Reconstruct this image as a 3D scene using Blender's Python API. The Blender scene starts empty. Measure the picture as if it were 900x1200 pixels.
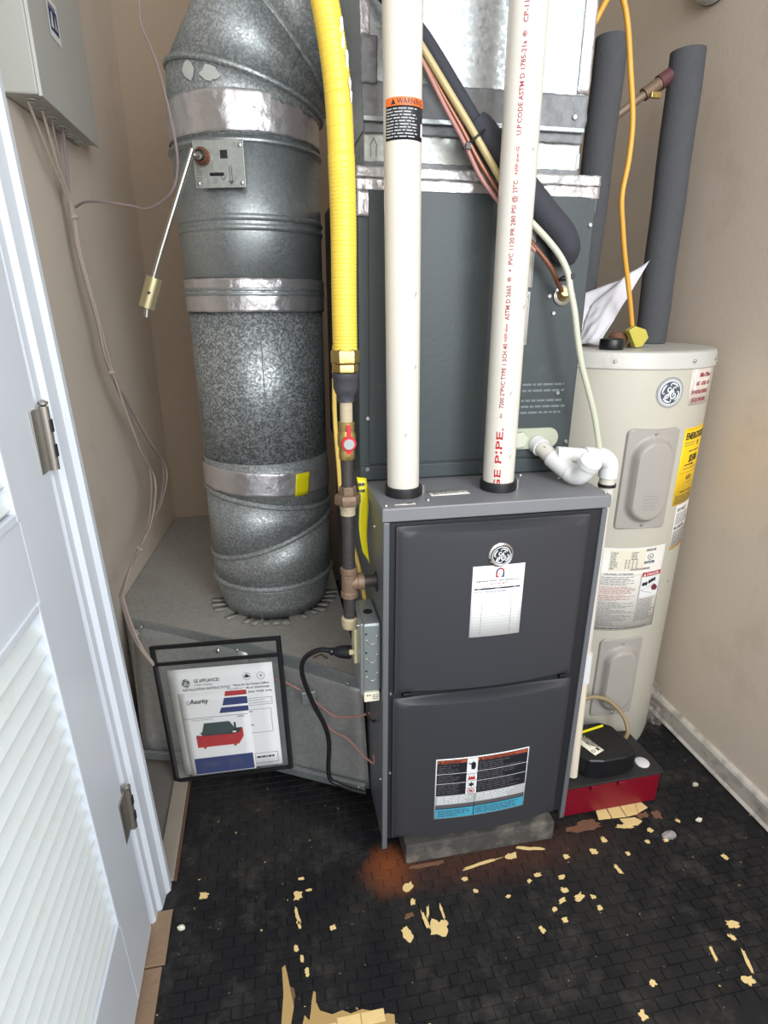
import bpy, math, random
from mathutils import Vector, Matrix, noise
random.seed(7)
SC = bpy.context.scene
COL = SC.collection
PI = math.pi
# ------------------------------------------------------------ camera, sky, lamps, exposure
# room frame in metres: X across the furnace front, Y into the closet, Z up
cd = bpy.data.cameras.new('camera'); cam = bpy.data.objects.new('camera', cd); COL.objects.link(cam)
cam.location = (-.196, -.958, 1.2014)
YAW, PITCH = math.radians(-10.80), math.radians(19.67)      # turned left->right by 10.8 deg, tilted down
fwd = Vector((math.sin(-YAW)*math.cos(PITCH), math.cos(YAW)*math.cos(PITCH), -math.sin(PITCH)))
cam.rotation_euler = fwd.to_track_quat('-Z', 'Y').to_euler()
cd.sensor_fit = 'VERTICAL'; cd.sensor_height = 36; cd.lens = 36*675/1200
cd.shift_x = .007; cd.shift_y = 0; cd.clip_start = .02; cd.clip_end = 60
SC.camera = cam
w = bpy.data.worlds.new('World'); SC.world = w; w.use_nodes = True
bg = w.node_tree.nodes['Background']; bg.inputs[0].default_value = (.86, .91, 1, 1); bg.inputs[1].default_value = .95
def area(name, loc, target, sx, sy, power, color):
    d = bpy.data.lights.new(name, 'AREA'); d.shape = 'RECTANGLE'; d.size = sx; d.size_y = sy; d.energy = power; d.color = color
    o = bpy.data.objects.new(name, d); COL.objects.link(o); o.location = loc
    o.rotation_euler = (Vector(target)-Vector(loc)).to_track_quat('-Z', 'Y').to_euler()
    return o
area('doorway_daylight', (-.15, -2.1, 1.95), (.15, .8, .9), 1.3, 1.6, 29, (1, .965, .92))
area('right_fill', (.72, -1.75, 1.75), (-.55, .4, 1.1), .7, 1.3, 35, (.88, .94, 1))  # added fill lamp on the right, brightens left wall and pipe edges
vs = SC.view_settings; vs.view_transform = 'Standard'; vs.look = 'None'; vs.gamma = 1; vs.use_curve_mapping = False; vs.exposure = .2

# ------------------------------------------------------------ materials
def s2l(c): return tuple((x/12.92 if x <= .04045 else ((x+.055)/1.055)**2.4) for x in c)
def rgb(r, g, b): return s2l((r/255, g/255, b/255)) + (1,)
MATS = {}
def mat(name, col, rough=.5, metal=0, bump=0, bscale=60, var=0, vscale=8, dirt=None, dscale=4, damt=.5, trans=0, alpha=1, coat=0, spec=.5):
    if name in MATS: return MATS[name]
    m = bpy.data.materials.new(name); m.use_nodes = True; nt = m.node_tree; N = nt.nodes; L = nt.links
    b = N['Principled BSDF']; b.inputs['Base Color'].default_value = col; b.inputs['Roughness'].default_value = rough
    b.inputs['Metallic'].default_value = metal; b.inputs['Specular IOR Level'].default_value = spec
    b.inputs['Transmission Weight'].default_value = trans; b.inputs['Alpha'].default_value = alpha; b.inputs['Coat Weight'].default_value = coat
    geo = N.new('ShaderNodeNewGeometry')
    cur = None
    if var:
        n = N.new('ShaderNodeTexNoise'); n.inputs['Scale'].default_value = vscale; n.inputs['Detail'].default_value = 6
        L.new(geo.outputs['Position'], n.inputs['Vector'])
        h = N.new('ShaderNodeMixRGB'); h.blend_type = 'MIX'
        h.inputs[1].default_value = tuple(c*(1-var) for c in col[:3])+(1,); h.inputs[2].default_value = tuple(min(1, c*(1+var)) for c in col[:3])+(1,)
        L.new(n.outputs['Fac'], h.inputs[0]); cur = h.outputs[0]
    if dirt:
        n = N.new('ShaderNodeTexNoise'); n.inputs['Scale'].default_value = dscale; n.inputs['Detail'].default_value = 9; n.inputs['Roughness'].default_value = .65
        L.new(geo.outputs['Position'], n.inputs['Vector'])
        r = N.new('ShaderNodeValToRGB'); r.color_ramp.elements[0].position = 1-damt-.1; r.color_ramp.elements[1].position = 1-damt+.18
        L.new(n.outputs['Fac'], r.inputs[0])
        h = N.new('ShaderNodeMixRGB'); L.new(r.outputs[0], h.inputs[0])
        if cur: L.new(cur, h.inputs[1])
        else: h.inputs[1].default_value = col
        h.inputs[2].default_value = dirt; cur = h.outputs[0]
    if cur: L.new(cur, b.inputs['Base Color'])
    if bump:
        n = N.new('ShaderNodeTexNoise'); n.inputs['Scale'].default_value = bscale; n.inputs['Detail'].default_value = 4
        L.new(geo.outputs['Position'], n.inputs['Vector'])
        bp = N.new('ShaderNodeBump'); bp.inputs['Strength'].default_value = bump; bp.inputs['Distance'].default_value = .004
        L.new(n.outputs['Fac'], bp.inputs['Height']); L.new(bp.outputs[0], b.inputs['Normal'])
    MATS[name] = m; return m
def galv(name, base, spangle, scale, rough, dust=.0, metal=.85):
    if name in MATS: return MATS[name]
    m = bpy.data.materials.new(name); m.use_nodes = True; nt = m.node_tree; N = nt.nodes; L = nt.links; b = N['Principled BSDF']
    geo = N.new('ShaderNodeNewGeometry')
    v = N.new('ShaderNodeTexVoronoi'); v.inputs['Scale'].default_value = scale
    nz = N.new('ShaderNodeTexNoise'); nz.inputs['Scale'].default_value = scale*.9; nz.inputs['Detail'].default_value = 6
    L.new(geo.outputs['Position'], v.inputs['Vector']); L.new(geo.outputs['Position'], nz.inputs['Vector'])
    sp = N.new('ShaderNodeSeparateColor'); L.new(v.outputs['Color'], sp.inputs[0])
    mx = N.new('ShaderNodeMath'); mx.operation = 'MULTIPLY'; L.new(sp.outputs[0], mx.inputs[0]); L.new(nz.outputs['Fac'], mx.inputs[1])
    r = N.new('ShaderNodeValToRGB'); r.color_ramp.elements[0].position = .12; r.color_ramp.elements[1].position = .5
    r.color_ramp.elements[0].color = tuple(c*(1-spangle) for c in base[:3])+(1,); r.color_ramp.elements[1].color = tuple(min(1, c*(1+spangle)) for c in base[:3])+(1,)
    L.new(mx.outputs[0], r.inputs[0]); cur = r.outputs[0]
    if dust:
        d = N.new('ShaderNodeTexNoise'); d.inputs['Scale'].default_value = 7; d.inputs['Detail'].default_value = 8; L.new(geo.outputs['Position'], d.inputs['Vector'])
        dr = N.new('ShaderNodeValToRGB'); dr.color_ramp.elements[0].position = .35; dr.color_ramp.elements[1].position = .7
        dr.color_ramp.elements[0].color = (dust*.5,)*3+(1,); dr.color_ramp.elements[1].color = (dust,)*3+(1,); L.new(d.outputs['Fac'], dr.inputs[0])
        h = N.new('ShaderNodeMixRGB'); L.new(dr.outputs[0], h.inputs[0]); L.new(cur, h.inputs[1]); h.inputs[2].default_value = rgb(142, 138, 128); cur = h.outputs[0]
        mm = N.new('ShaderNodeMath'); mm.operation = 'SUBTRACT'; mm.inputs[0].default_value = metal; L.new(dr.outputs[0], mm.inputs[1]); L.new(mm.outputs[0], b.inputs['Metallic'])
    else: b.inputs['Metallic'].default_value = metal
    L.new(cur, b.inputs['Base Color'])
    rr = N.new('ShaderNodeMapRange'); rr.inputs[3].default_value = rough*.8; rr.inputs[4].default_value = min(1, rough*1.35); L.new(sp.outputs[1], rr.inputs[0]); L.new(rr.outputs[0], b.inputs['Roughness'])
    bp = N.new('ShaderNodeBump'); bp.inputs['Strength'].default_value = .12; bp.inputs['Distance'].default_value = .002; L.new(nz.outputs['Fac'], bp.inputs['Height']); L.new(bp.outputs[0], b.inputs['Normal'])
    MATS[name] = m; return m

wall_m = mat('wall_beige_paint', rgb(212, 199, 183), .8, bump=.12, bscale=90, var=.05, vscale=3, dirt=rgb(194, 178, 160), dscale=5, damt=.34)
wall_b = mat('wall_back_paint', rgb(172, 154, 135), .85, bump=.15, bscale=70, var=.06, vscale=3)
white_p = mat('white_gloss_paint', rgb(204, 211, 219), .35, bump=.06, bscale=50, var=.02, vscale=6, dirt=rgb(196, 196, 194), dscale=14, damt=.22)
louvre_m = mat('louvre_white_paint', rgb(206, 213, 213), .45, bump=.1, bscale=80, dirt=rgb(200, 198, 188), dscale=30, damt=.33)
base_p = mat('baseboard_paint', rgb(196, 190, 180), .6, bump=.2, bscale=60, dirt=rgb(120, 112, 100), dscale=18, damt=.42)
lid_m = mat('grey_powder_coat', rgb(118, 119, 122), .42, bump=.05, bscale=300, var=.03)
post_m = mat('grey_frame_metal', rgb(108, 111, 116), .38, metal=.25)
door_m = mat('charcoal_door_paint', rgb(54, 55, 59), .48, bump=.06, bscale=500, spec=.4)
recess_m = mat('black_recess', rgb(28, 29, 33), .6)
coil_m = mat('slate_coated_steel', rgb(55, 63, 65), .5, bump=.1, bscale=120, var=.12, vscale=9, dirt=rgb(76, 84, 85), dscale=16, damt=.3, spec=.5)
foil_m = mat('foil_tape', rgb(205, 201, 202), .3, metal=.75, bump=1, bscale=30, dirt=rgb(160, 154, 152), dscale=18, damt=.35)
foil_w = mat('foil_tape_matte', rgb(188, 186, 186), .45, metal=.6, bump=.9, bscale=60, var=.1)
mastic_m = mat('grey_mastic', rgb(118, 120, 122), .55, metal=.15, bump=1, bscale=35, var=.3, vscale=25)
galv_duct = galv('galvanised_soft', (.36, .385, .385), .26, 260, .45, metal=.6)
galv_sp = galv('galvanised_spangled', (.38, .41, .415), .48, 250, .42, metal=.6)
galv_s = galv('galvanised_smooth', (.36, .39, .395), .1, 260, .38, metal=.7)
galv_dirty = galv('galvanised_dusty', (.42, .42, .4), .14, 160, .5, dust=.8, metal=.6)
galv_face = galv('galvanised_face', (.38, .395, .39), .08, 120, .36, dust=.2, metal=.7)
galv_plen = galv('galvanised_plenum', (.42, .445, .45), .1, 150, .4, metal=.7)
galv_pale = galv('galvanised_pale', (.42, .44, .41), .06, 120, .42, metal=.6)
zinc = mat('zinc_screw', rgb(190, 192, 190), .3, metal=.9)
pvc_m = mat('white_pvc', rgb(206, 202, 192), .28, var=.03, vscale=12, dirt=rgb(200, 192, 174), dscale=22, damt=.2, coat=.2)
pvcw = mat('bright_white_pvc', rgb(218, 219, 219), .25, coat=.3)
black_r = mat('black_rubber', rgb(22, 22, 24), .45)
black_p = mat('black_plastic', rgb(20, 21, 24), .38)
foam_m = mat('charcoal_foam', rgb(78, 79, 82), .95, bump=.5, bscale=260, var=.1, vscale=60)
foam_b = mat('black_foam', rgb(48, 49, 57), .8, bump=.15, bscale=200)
hose_m = mat('yellow_gas_jacket', rgb(226, 192, 70), .4, var=.05, vscale=20)
brass_m = mat('brass', rgb(178, 154, 96), .32, metal=.8, var=.2, vscale=60, bump=.2, bscale=120)
iron_m = mat('black_iron', rgb(70, 66, 64), .5, metal=.5, var=.25, vscale=40, bump=.3, bscale=120)
iron_g = mat('grey_iron', rgb(74, 74, 80), .45, metal=.4, bump=.2, bscale=150)
rust_m = mat('rusty_fitting', rgb(126, 104, 86), .55, metal=.4, var=.3, vscale=60, bump=.4, bscale=150)
dope_m = mat('pipe_dope', rgb(176, 162, 134), .7, bump=.4, bscale=160, var=.15, vscale=90)
red_m = mat('red_handle', rgb(196, 34, 44), .4)
tank_m = mat('heater_beige_enamel', rgb(186, 182, 168), .36, bump=.03, bscale=20, var=.03, vscale=6, dirt=rgb(168, 160, 142), dscale=9, damt=.22)
tanklid = mat('heater_lid_grey', rgb(188, 187, 180), .4, dirt=rgb(150, 142, 130), dscale=14, damt=.35)
cover_m = mat('cover_taupe_grey', rgb(160, 155, 148), .45, bump=.04, bscale=200, var=.03)
red_tray = mat('crimson_plastic', rgb(118, 6, 30), .4, var=.12, vscale=30, dirt=rgb(140, 40, 56), dscale=16, damt=.2)
deck_m = mat('dusty_black_plastic', rgb(38, 37, 37), .6, var=.2, vscale=30)
paper_m = mat('white_paper', rgb(232, 233, 232), .7)
cream_l = mat('cream_label', rgb(222, 216, 196), .6)
white_l = mat('white_label', rgb(216, 213, 205), .5)
ink_k = mat('black_ink', rgb(28, 30, 38), .5)
ink_g = mat('grey_ink', rgb(128, 128, 126), .6)
ink_lg = mat('pale_grey_ink', rgb(176, 180, 180), .6)
ink_n = mat('navy_ink', rgb(22, 42, 104), .5)
ink_r = mat('red_ink', rgb(178, 24, 34), .5)
ink_rd = mat('faded_red_ink', rgb(150, 50, 62), .5)
ink_pk = mat('pink_ink', rgb(176, 128, 124), .6)
ink_b = mat('pen_blue_ink', rgb(92, 98, 150), .6)
ink_w = mat('white_ink', rgb(224, 226, 226), .5)
ink_o = mat('orange_ink', rgb(232, 106, 44), .45)
ink_do = mat('dull_orange_ink', rgb(160, 78, 52), .5)
ink_c = mat('cyan_ink', rgb(66, 156, 184), .5)
ink_dg = mat('dark_grey_ink', rgb(86, 84, 88), .5)
ink_sl = mat('slate_blue_ink', rgb(72, 80, 92), .45)
silv = mat('silver_ring', rgb(176, 180, 184), .3, metal=.6)
yel_l = mat('yellow_label', rgb(242, 198, 16), .45)
yel_tape = mat('yellow_tape', rgb(226, 214, 20), .4)
yel_green = mat('pale_yellow_tag', rgb(186, 174, 74), .5, var=.1, vscale=60)
romex_m = mat('yellow_cable_jacket', rgb(214, 158, 60), .4, var=.12, vscale=30)
copper_m = mat('tarnished_copper', rgb(140, 96, 76), .4, metal=.6, var=.2, vscale=50)
wire_m = mat('mauve_grey_wire', rgb(140, 124, 122), .5)
wire_t = mat('tan_grey_wire', rgb(172, 158, 142), .5)
wire_pk = mat('rose_wire', rgb(168, 120, 112), .5)
tube_k = mat('khaki_tube', rgb(176, 160, 112), .35)
tube_c = mat('cloudy_vinyl', rgb(196, 198, 178), .22, alpha=.9, coat=.4)
clear_f = mat('clear_vinyl_film', rgb(200, 206, 208), .12, alpha=.07)
bag_m = mat('cloudy_plastic_bag', rgb(160, 150, 140), .3, alpha=.3, bump=1, bscale=40)
panel_m = mat('panel_grey_paint', rgb(190, 191, 184), .4, bump=.05, bscale=60, var=.05, vscale=5)
concrete = mat('dusty_concrete', rgb(72, 70, 67), .9, bump=.7, bscale=60, var=.4, vscale=22, dirt=rgb(126, 118, 106), dscale=22, damt=.42)
subfloor = mat('grey_subfloor', rgb(104, 99, 94), .85, bump=.3, bscale=60, var=.12, vscale=6)
wood_m = mat('worn_threshold_wood', rgb(136, 112, 90), .6, bump=.4, bscale=70, var=.25, vscale=14)
strip_m = mat('worn_floor_strip', rgb(140, 132, 120), .6, bump=.3, bscale=60, var=.15, vscale=10)
brown_m = mat('brown_edge', rgb(92, 66, 50), .7)
cream_f = mat('cream_vinyl', rgb(224, 196, 136), .5, bump=.25, bscale=50, var=.1, vscale=20, dirt=rgb(160, 128, 80), dscale=40, damt=.26)
brown_f = mat('brown_backing', rgb(112, 78, 58), .8, bump=.4, bscale=60, var=.2, vscale=30)
satin = mat('satin_nickel', rgb(172, 168, 160), .3, metal=.85)
steelbox = mat('galvanised_box', rgb(178, 186, 186), .32, metal=.75, var=.06, vscale=20)
ivory = mat('ivory_plastic', rgb(206, 198, 160), .4)
chrome = mat('bright_chrome', rgb(220, 222, 225), .15, metal=1)
almond = mat('almond_pipe', rgb(220, 210, 190), .4)

# black flaking floor paint over cream vinyl
def floor_mat():
    m = bpy.data.materials.new('black_flaking_floor_paint'); m.use_nodes = True; nt = m.node_tree; N = nt.nodes; L = nt.links; b = N['Principled BSDF']
    geo = N.new('ShaderNodeNewGeometry'); P = geo.outputs['Position']
    def noi(sc, det=6, rough=.6, st=None):
        n = N.new('ShaderNodeTexNoise'); n.inputs['Scale'].default_value = sc; n.inputs['Detail'].default_value = det; n.inputs['Roughness'].default_value = rough
        if st:
            mp = N.new('ShaderNodeMapping'); mp.inputs['Scale'].default_value = st; mp.inputs['Rotation'].default_value = (0, 0, .5); L.new(P, mp.inputs[0]); L.new(mp.outputs[0], n.inputs['Vector'])
        else: L.new(P, n.inputs['Vector'])
        return n.outputs['Fac']
    def ramp(f, a, c, c0=(0, 0, 0, 1), c1=(1, 1, 1, 1)):
        r = N.new('ShaderNodeValToRGB'); r.color_ramp.elements[0].position = a; r.color_ramp.elements[1].position = c
        r.color_ramp.elements[0].color = c0; r.color_ramp.elements[1].color = c1; L.new(f, r.inputs[0]); return r.outputs[0]
    def mix(f, a, c):
        h = N.new('ShaderNodeMixRGB'); L.new(f, h.inputs[0])
        for i, x in ((1, a), (2, c)):
            if isinstance(x, tuple): h.inputs[i].default_value = x
            else: L.new(x, h.inputs[i])
        return h.outputs[0]
    base = mix(ramp(noi(5), .35, .7), rgb(15, 16, 20), rgb(28, 27, 28))
    base = mix(ramp(noi(8, 10, .8), .5, .78), base, rgb(74, 70, 64))
    base = mix(ramp(noi(3, 6, .6), .52, .7), base, rgb(38, 36, 34))
    base = mix(ramp(noi(14, 8, .7, (1, .16, 1)), .66, .74), base, rgb(116, 102, 80))
    base = mix(ramp(noi(52, 4, .6), .70, .72), base, rgb(196, 168, 118))
    base = mix(ramp(noi(110, 2, .5), .755, .77), base, rgb(176, 160, 130))
    # rust stain by the furnace's left corner
    def stain(cx, cy, r0, r1, col, cur, sx=1):
        sp = N.new('ShaderNodeVectorMath'); sp.operation = 'SUBTRACT'; L.new(P, sp.inputs[0]); sp.inputs[1].default_value = (cx, cy, 0)
        ml = N.new('ShaderNodeVectorMath'); ml.operation = 'MULTIPLY'; L.new(sp.outputs[0], ml.inputs[0]); ml.inputs[1].default_value = (sx, 1, 0)
        ln = N.new('ShaderNodeVectorMath'); ln.operation = 'LENGTH'; L.new(ml.outputs[0], ln.inputs[0])
        n = noi(22, 5)
        ad = N.new('ShaderNodeMath'); ad.operation = 'MULTIPLY_ADD'; L.new(n, ad.inputs[0]); ad.inputs[1].default_value = .05; L.new(ln.outputs['Value'], ad.inputs[2])
        return mix(ramp(ad.outputs[0], r0, r1, (1, 1, 1, 1), (0, 0, 0, 1)), cur, col)
    base = stain(.015, -.025, .045, .10, rgb(124, 66, 30), base)
    base = stain(.25, -.04, .04, .10, rgb(66, 42, 34), base, .22)
    L.new(base, b.inputs['Base Color'])
    rr = N.new('ShaderNodeMapRange'); rr.inputs[3].default_value = .42; rr.inputs[4].default_value = .8; L.new(noi(12), rr.inputs[0]); L.new(rr.outputs[0], b.inputs['Roughness'])
    b.inputs['Specular IOR Level'].default_value = .3
    bp = N.new('ShaderNodeBump'); bp.inputs['Strength'].default_value = .35; bp.inputs['Distance'].default_value = .003; L.new(noi(80), bp.inputs['Height']); L.new(bp.outputs[0], b.inputs['Normal'])
    return m
floor_m = floor_mat()

# ------------------------------------------------------------ mesh helpers
class MB:
    def __init__(s): s.v = []; s.f = []; s.m = []; s.mats = []; s.smooth = True
    def mi(s, m):
        if m is None: return 0
        if m not in s.mats: s.mats.append(m)
        return s.mats.index(m)
    def add(s, vs_, fs, m=None):
        o = len(s.v); s.v += [tuple(x) for x in vs_]; k = s.mi(m)
        for f in fs: s.f.append(tuple(i+o for i in f)); s.m.append(k)
    def box(s, x0, x1, y0, y1, z0, z1, m=None):
        s.add([(x, y, z) for z in (z0, z1) for y in (y0, y1) for x in (x0, x1)], [(0, 2, 3, 1), (4, 5, 7, 6), (0, 1, 5, 4), (2, 6, 7, 3), (0, 4, 6, 2), (1, 3, 7, 5)], m); return s
    def tube(s, pts, r, seg=12, m=None, cap=True, sub=0):
        P = [Vector(p) for p in pts]
        if sub: P = spline(P, sub)
        R = r if isinstance(r, (list, tuple)) else None
        n = len(P); T = []
        for i in range(n):
            a = P[max(i-1, 0)]; c = P[min(i+1, n-1)]; t = (c-a); T.append(t.normalized() if t.length > 1e-9 else Vector((0, 0, 1)))
        nrm = T[0].orthogonal().normalized(); vs_ = []
        for i in range(n):
            if i: nrm = (nrm - T[i]*nrm.dot(T[i])).normalized()
            bn = T[i].cross(nrm); rr = R[min(int(i*len(R)/n), len(R)-1)] if R and len(R) != n else (R[i] if R else r)
            for k in range(seg):
                a = 2*PI*k/seg; vs_.append(P[i]+(nrm*math.cos(a)+bn*math.sin(a))*rr)
        fs = [(i*seg+k, i*seg+(k+1) % seg, (i+1)*seg+(k+1) % seg, (i+1)*seg+k) for i in range(n-1) for k in range(seg)]
        if cap: fs += [tuple(range(seg))[::-1], tuple((n-1)*seg+k for k in range(seg))]
        s.add(vs_, fs, m); return s
    def lathe(s, prof, loc=(0, 0, 0), axis=(0, 0, 1), seg=32, m=None, cap=True):
        ax = Vector(axis).normalized(); q = Vector((0, 0, 1)).rotation_difference(ax); L = Vector(loc); vs_ = []
        for r, z in prof:
            for k in range(seg):
                a = 2*PI*k/seg; vs_.append(L+q @ Vector((r*math.cos(a), r*math.sin(a), z)))
        n = len(prof)
        fs = [(i*seg+k, i*seg+(k+1) % seg, (i+1)*seg+(k+1) % seg, (i+1)*seg+k) for i in range(n-1) for k in range(seg)]
        if cap: fs += [tuple(range(seg))[::-1], tuple((n-1)*seg+k for k in range(seg))]
        s.add(vs_, fs, m); return s
    def prism(s, poly, z0, z1, m=None, mp=None):
        n = len(poly); mp = mp or (lambda x, y, z: (x, y, z))
        vs_ = [mp(x, y, z0) for x, y in poly]+[mp(x, y, z1) for x, y in poly]
        s.add(vs_, [tuple(range(n))[::-1], tuple(range(n, 2*n))]+[(i, (i+1) % n, n+(i+1) % n, n+i) for i in range(n)], m); return s
    def grid(s, fn, nx, ny, m=None, thick=None):
        vs_ = [fn(i/nx, j/ny) for j in range(ny+1) for i in range(nx+1)]
        s.add(vs_, [(j*(nx+1)+i, j*(nx+1)+i+1, (j+1)*(nx+1)+i+1, (j+1)*(nx+1)+i) for j in range(ny) for i in range(nx)], m); return s
    def build(s, name, material=None, parent=None, bevel=0, smooth=None, seg=2, solid=0):
        me = bpy.data.meshes.new(name); me.from_pydata(s.v, [], s.f)
        if s.mats:
            for m in s.mats: me.materials.append(m)
            me.polygons.foreach_set('material_index', s.m)
        else: me.materials.append(material)
        me.validate(); me.update()
        sm = (not bevel) if smooth is None else smooth
        o = bpy.data.objects.new(name, me); COL.objects.link(o)
        if sm:
            me.polygons.foreach_set('use_smooth', [True]*len(me.polygons))
            try: me.set_sharp_from_angle(angle=math.radians(38))
            except Exception: pass
        if solid:
            md = o.modifiers.new('thick', 'SOLIDIFY'); md.thickness = solid; md.offset = 0
        if bevel:
            md = o.modifiers.new('bevel', 'BEVEL'); md.width = bevel; md.segments = seg; md.limit_method = 'ANGLE'
        if parent: put(o, parent)
        return o
def put(o, parent):
    o.parent = parent
    o.matrix_parent_inverse = Matrix.Translation(-Vector(parent.location))
def spline(P, sub):
    out = []; n = len(P)
    for i in range(n-1):
        a = P[max(i-1, 0)]; b = P[i]; c = P[i+1]; d = P[min(i+2, n-1)]
        for k in range(sub):
            t = k/sub; out.append(.5*((2*b)+(c-a)*t+(2*a-5*b+4*c-d)*t*t+(3*b-a-3*c+d)*t**3))
    out.append(P[-1]); return out
def thing(name, label, cat, loc=(0, 0, 0), group=None):
    o = bpy.data.objects.new(name, None); COL.objects.link(o); o.location = loc; o.empty_display_size = .02
    o['label'] = label; o['category'] = cat
    if group: o['group'] = group
    return o
def tag(o, label, cat, group=None, kind=None):
    o['label'] = label; o['category'] = cat
    if group: o['group'] = group
    if kind: o['kind'] = kind
    return o
def struct(o): o['kind'] = 'structure'; return o
def lab(o, l): o['label'] = l; return o
def bx(name, b, m, parent=None, bevel=.001, **k): return MB().box(*b).build(name, m, parent, bevel=bevel, **k)
def screw(parent, loc, d=(0, -1, 0), r=.0045, m=None, name='screw', h=.003):
    return MB().lathe([(r, 0), (r, h*.6), (r*.75, h), (r*.35, h), (r*.3, h*.6)], loc, d, 10).build(name, m or zinc, parent)

# ---- flat print -------------------------------------------------------------
TXT = {}
def textmesh(s):
    if s in TXT: return TXT[s]
    c = bpy.data.curves.new('t', 'FONT'); c.body = s; c.size = 1; c.resolution_u = 2; c.fill_mode = 'BOTH'; c.offset = .014
    o = bpy.data.objects.new('t', c)
    me = bpy.data.meshes.new_from_object(o)
    vs_ = [(v.co.x, v.co.y) for v in me.vertices]; fs = [tuple(p.vertices) for p in me.polygons]
    bpy.data.objects.remove(o); bpy.data.curves.remove(c); bpy.data.meshes.remove(me)
    if not vs_: vs_ = [(0, 0)]
    TXT[s] = (vs_, fs, min(v[0] for v in vs_), max(v[0] for v in vs_)); return TXT[s]
class Ink:
    def __init__(s): s.p = []      # (verts2d, faces, mat, layer)
    def poly(s, pts, m, l=1): s.p.append((pts, [tuple(range(len(pts)))], m, l)); return s
    def rect(s, x0, y0, x1, y1, m, l=1, step=.012):
        n = max(1, int(abs(x1-x0)/step)+1) if step else 1
        vs_ = []
        for i in range(n+1):
            x = x0+(x1-x0)*i/n; vs_ += [(x, y0), (x, y1)]
        s.p.append((vs_, [(2*i, 2*i+2, 2*i+3, 2*i+1) for i in range(n)], m, l)); return s
    def disc(s, x, y, r, m, l=1, n=32, rin=0, ry=None, a0=0, a1=2*PI):
        ry = ry or r; k = rin/r; vs_ = []
        full = abs(a1-a0-2*PI) < 1e-6
        for i in range(n+1):
            a = a0+(a1-a0)*i/n; vs_ += [(x+k*r*math.cos(a), y+k*ry*math.sin(a)), (x+r*math.cos(a), y+ry*math.sin(a))]
        s.p.append((vs_, [(2*i, 2*i+1, 2*i+3, 2*i+2) for i in range(n)], m, l)); return s
    def stroke(s, pts, wd, m, l=1, sub=6):
        P = spline([Vector((a, b, 0)) for a, b in pts], sub) if sub else [Vector((a, b, 0)) for a, b in pts]; vs_ = []
        n = len(P)
        for i in range(n):
            t = (P[min(i+1, n-1)]-P[max(i-1, 0)]); t = t.normalized() if t.length > 0 else Vector((1, 0, 0)); q = Vector((-t.y, t.x, 0))
            k = wd*(.45+.55*math.sin(PI*(i+.6)/(n+.2))); a = P[i]+q*k/2; b = P[i]-q*k/2; vs_ += [(a.x, a.y), (b.x, b.y)]
        s.p.append((vs_, [(2*i, 2*i+1, 2*i+3, 2*i+2) for i in range(n-1)], m, l)); return s
    def line(s, x0, y0, x1, y1, wd, m, l=1):
        d = Vector((x1-x0, y1-y0)); d.normalize(); q = Vector((-d.y, d.x))*wd/2
        return s.poly([(x0-q.x, y0-q.y), (x1-q.x, y1-q.y), (x1+q.x, y1+q.y), (x0+q.x, y0+q.y)], m, l)
    def text(s, t, x, y, h, m, l=2, align='l', width=None, slant=0, bold=0):
        vs_, fs, a, b = textmesh(t); sc = h/.72; sx = (width/(b-a)) if width else sc
        ox = {'l': 0, 'c': .5, 'r': 1}[align]*(b-a)*sx
        for dx in ([0, bold] if bold else [0]):
            s.p.append(([(x-ox+(p[0]-a)*sx+p[1]*sc*slant+dx, y+p[1]*sc) for p in vs_], fs, m, l))
        return s
    def words(s, x0, y0, x1, y1, n, m, l=2, fill=.42, seed=1, cw=.012, rag=.25):      # lines of print too small to read
        rd = random.Random(seed); dy = (y1-y0)/n
        for i in range(n):
            y = y1-dy*(i+.5); x = x0; end = x1-(x1-x0)*rag*rd.random()
            while x < end:
                wl = min(cw*(.4+rd.random()*1.2), end-x); s.rect(x, y-dy*fill/2, x+wl, y+dy*fill/2, m, l, 0); x += wl+cw*.22
        return s
    def build(s, name, mapper, parent, label=None):
        mb = MB()
        for vs_, fs, m, l in s.p: mb.add([mapper(x, y, l) for x, y in vs_], fs, m)
        o = mb.build(name, None, parent, smooth=False)
        if label: o['label'] = label
        return o
def plane_map(o, ex, ey, eps=.0004):
    o = Vector(o); ex = Vector(ex); ey = Vector(ey); n = ex.cross(ey).normalized()
    return lambda x, y, l: o+ex*x+ey*y+n*(eps*(l+1))
def cyl_map(cx, cy, R, a0, z0, eps=.0004, tilt=0):
    def f(x, y, l):
        a = math.radians(a0)+x/R; r = R+eps*(l+1); return (cx+r*math.cos(a), cy+r*math.sin(a), z0+y+tilt*x)
    return f
def up_map(cx, cy, R, a0, z0, eps=.0003):                # print that runs up a pipe
    def f(x, y, l):
        a = math.radians(a0)-y/R; r = R+eps*(l+1); return (cx+r*math.cos(a), cy+r*math.sin(a), z0+x)
    return f
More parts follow.
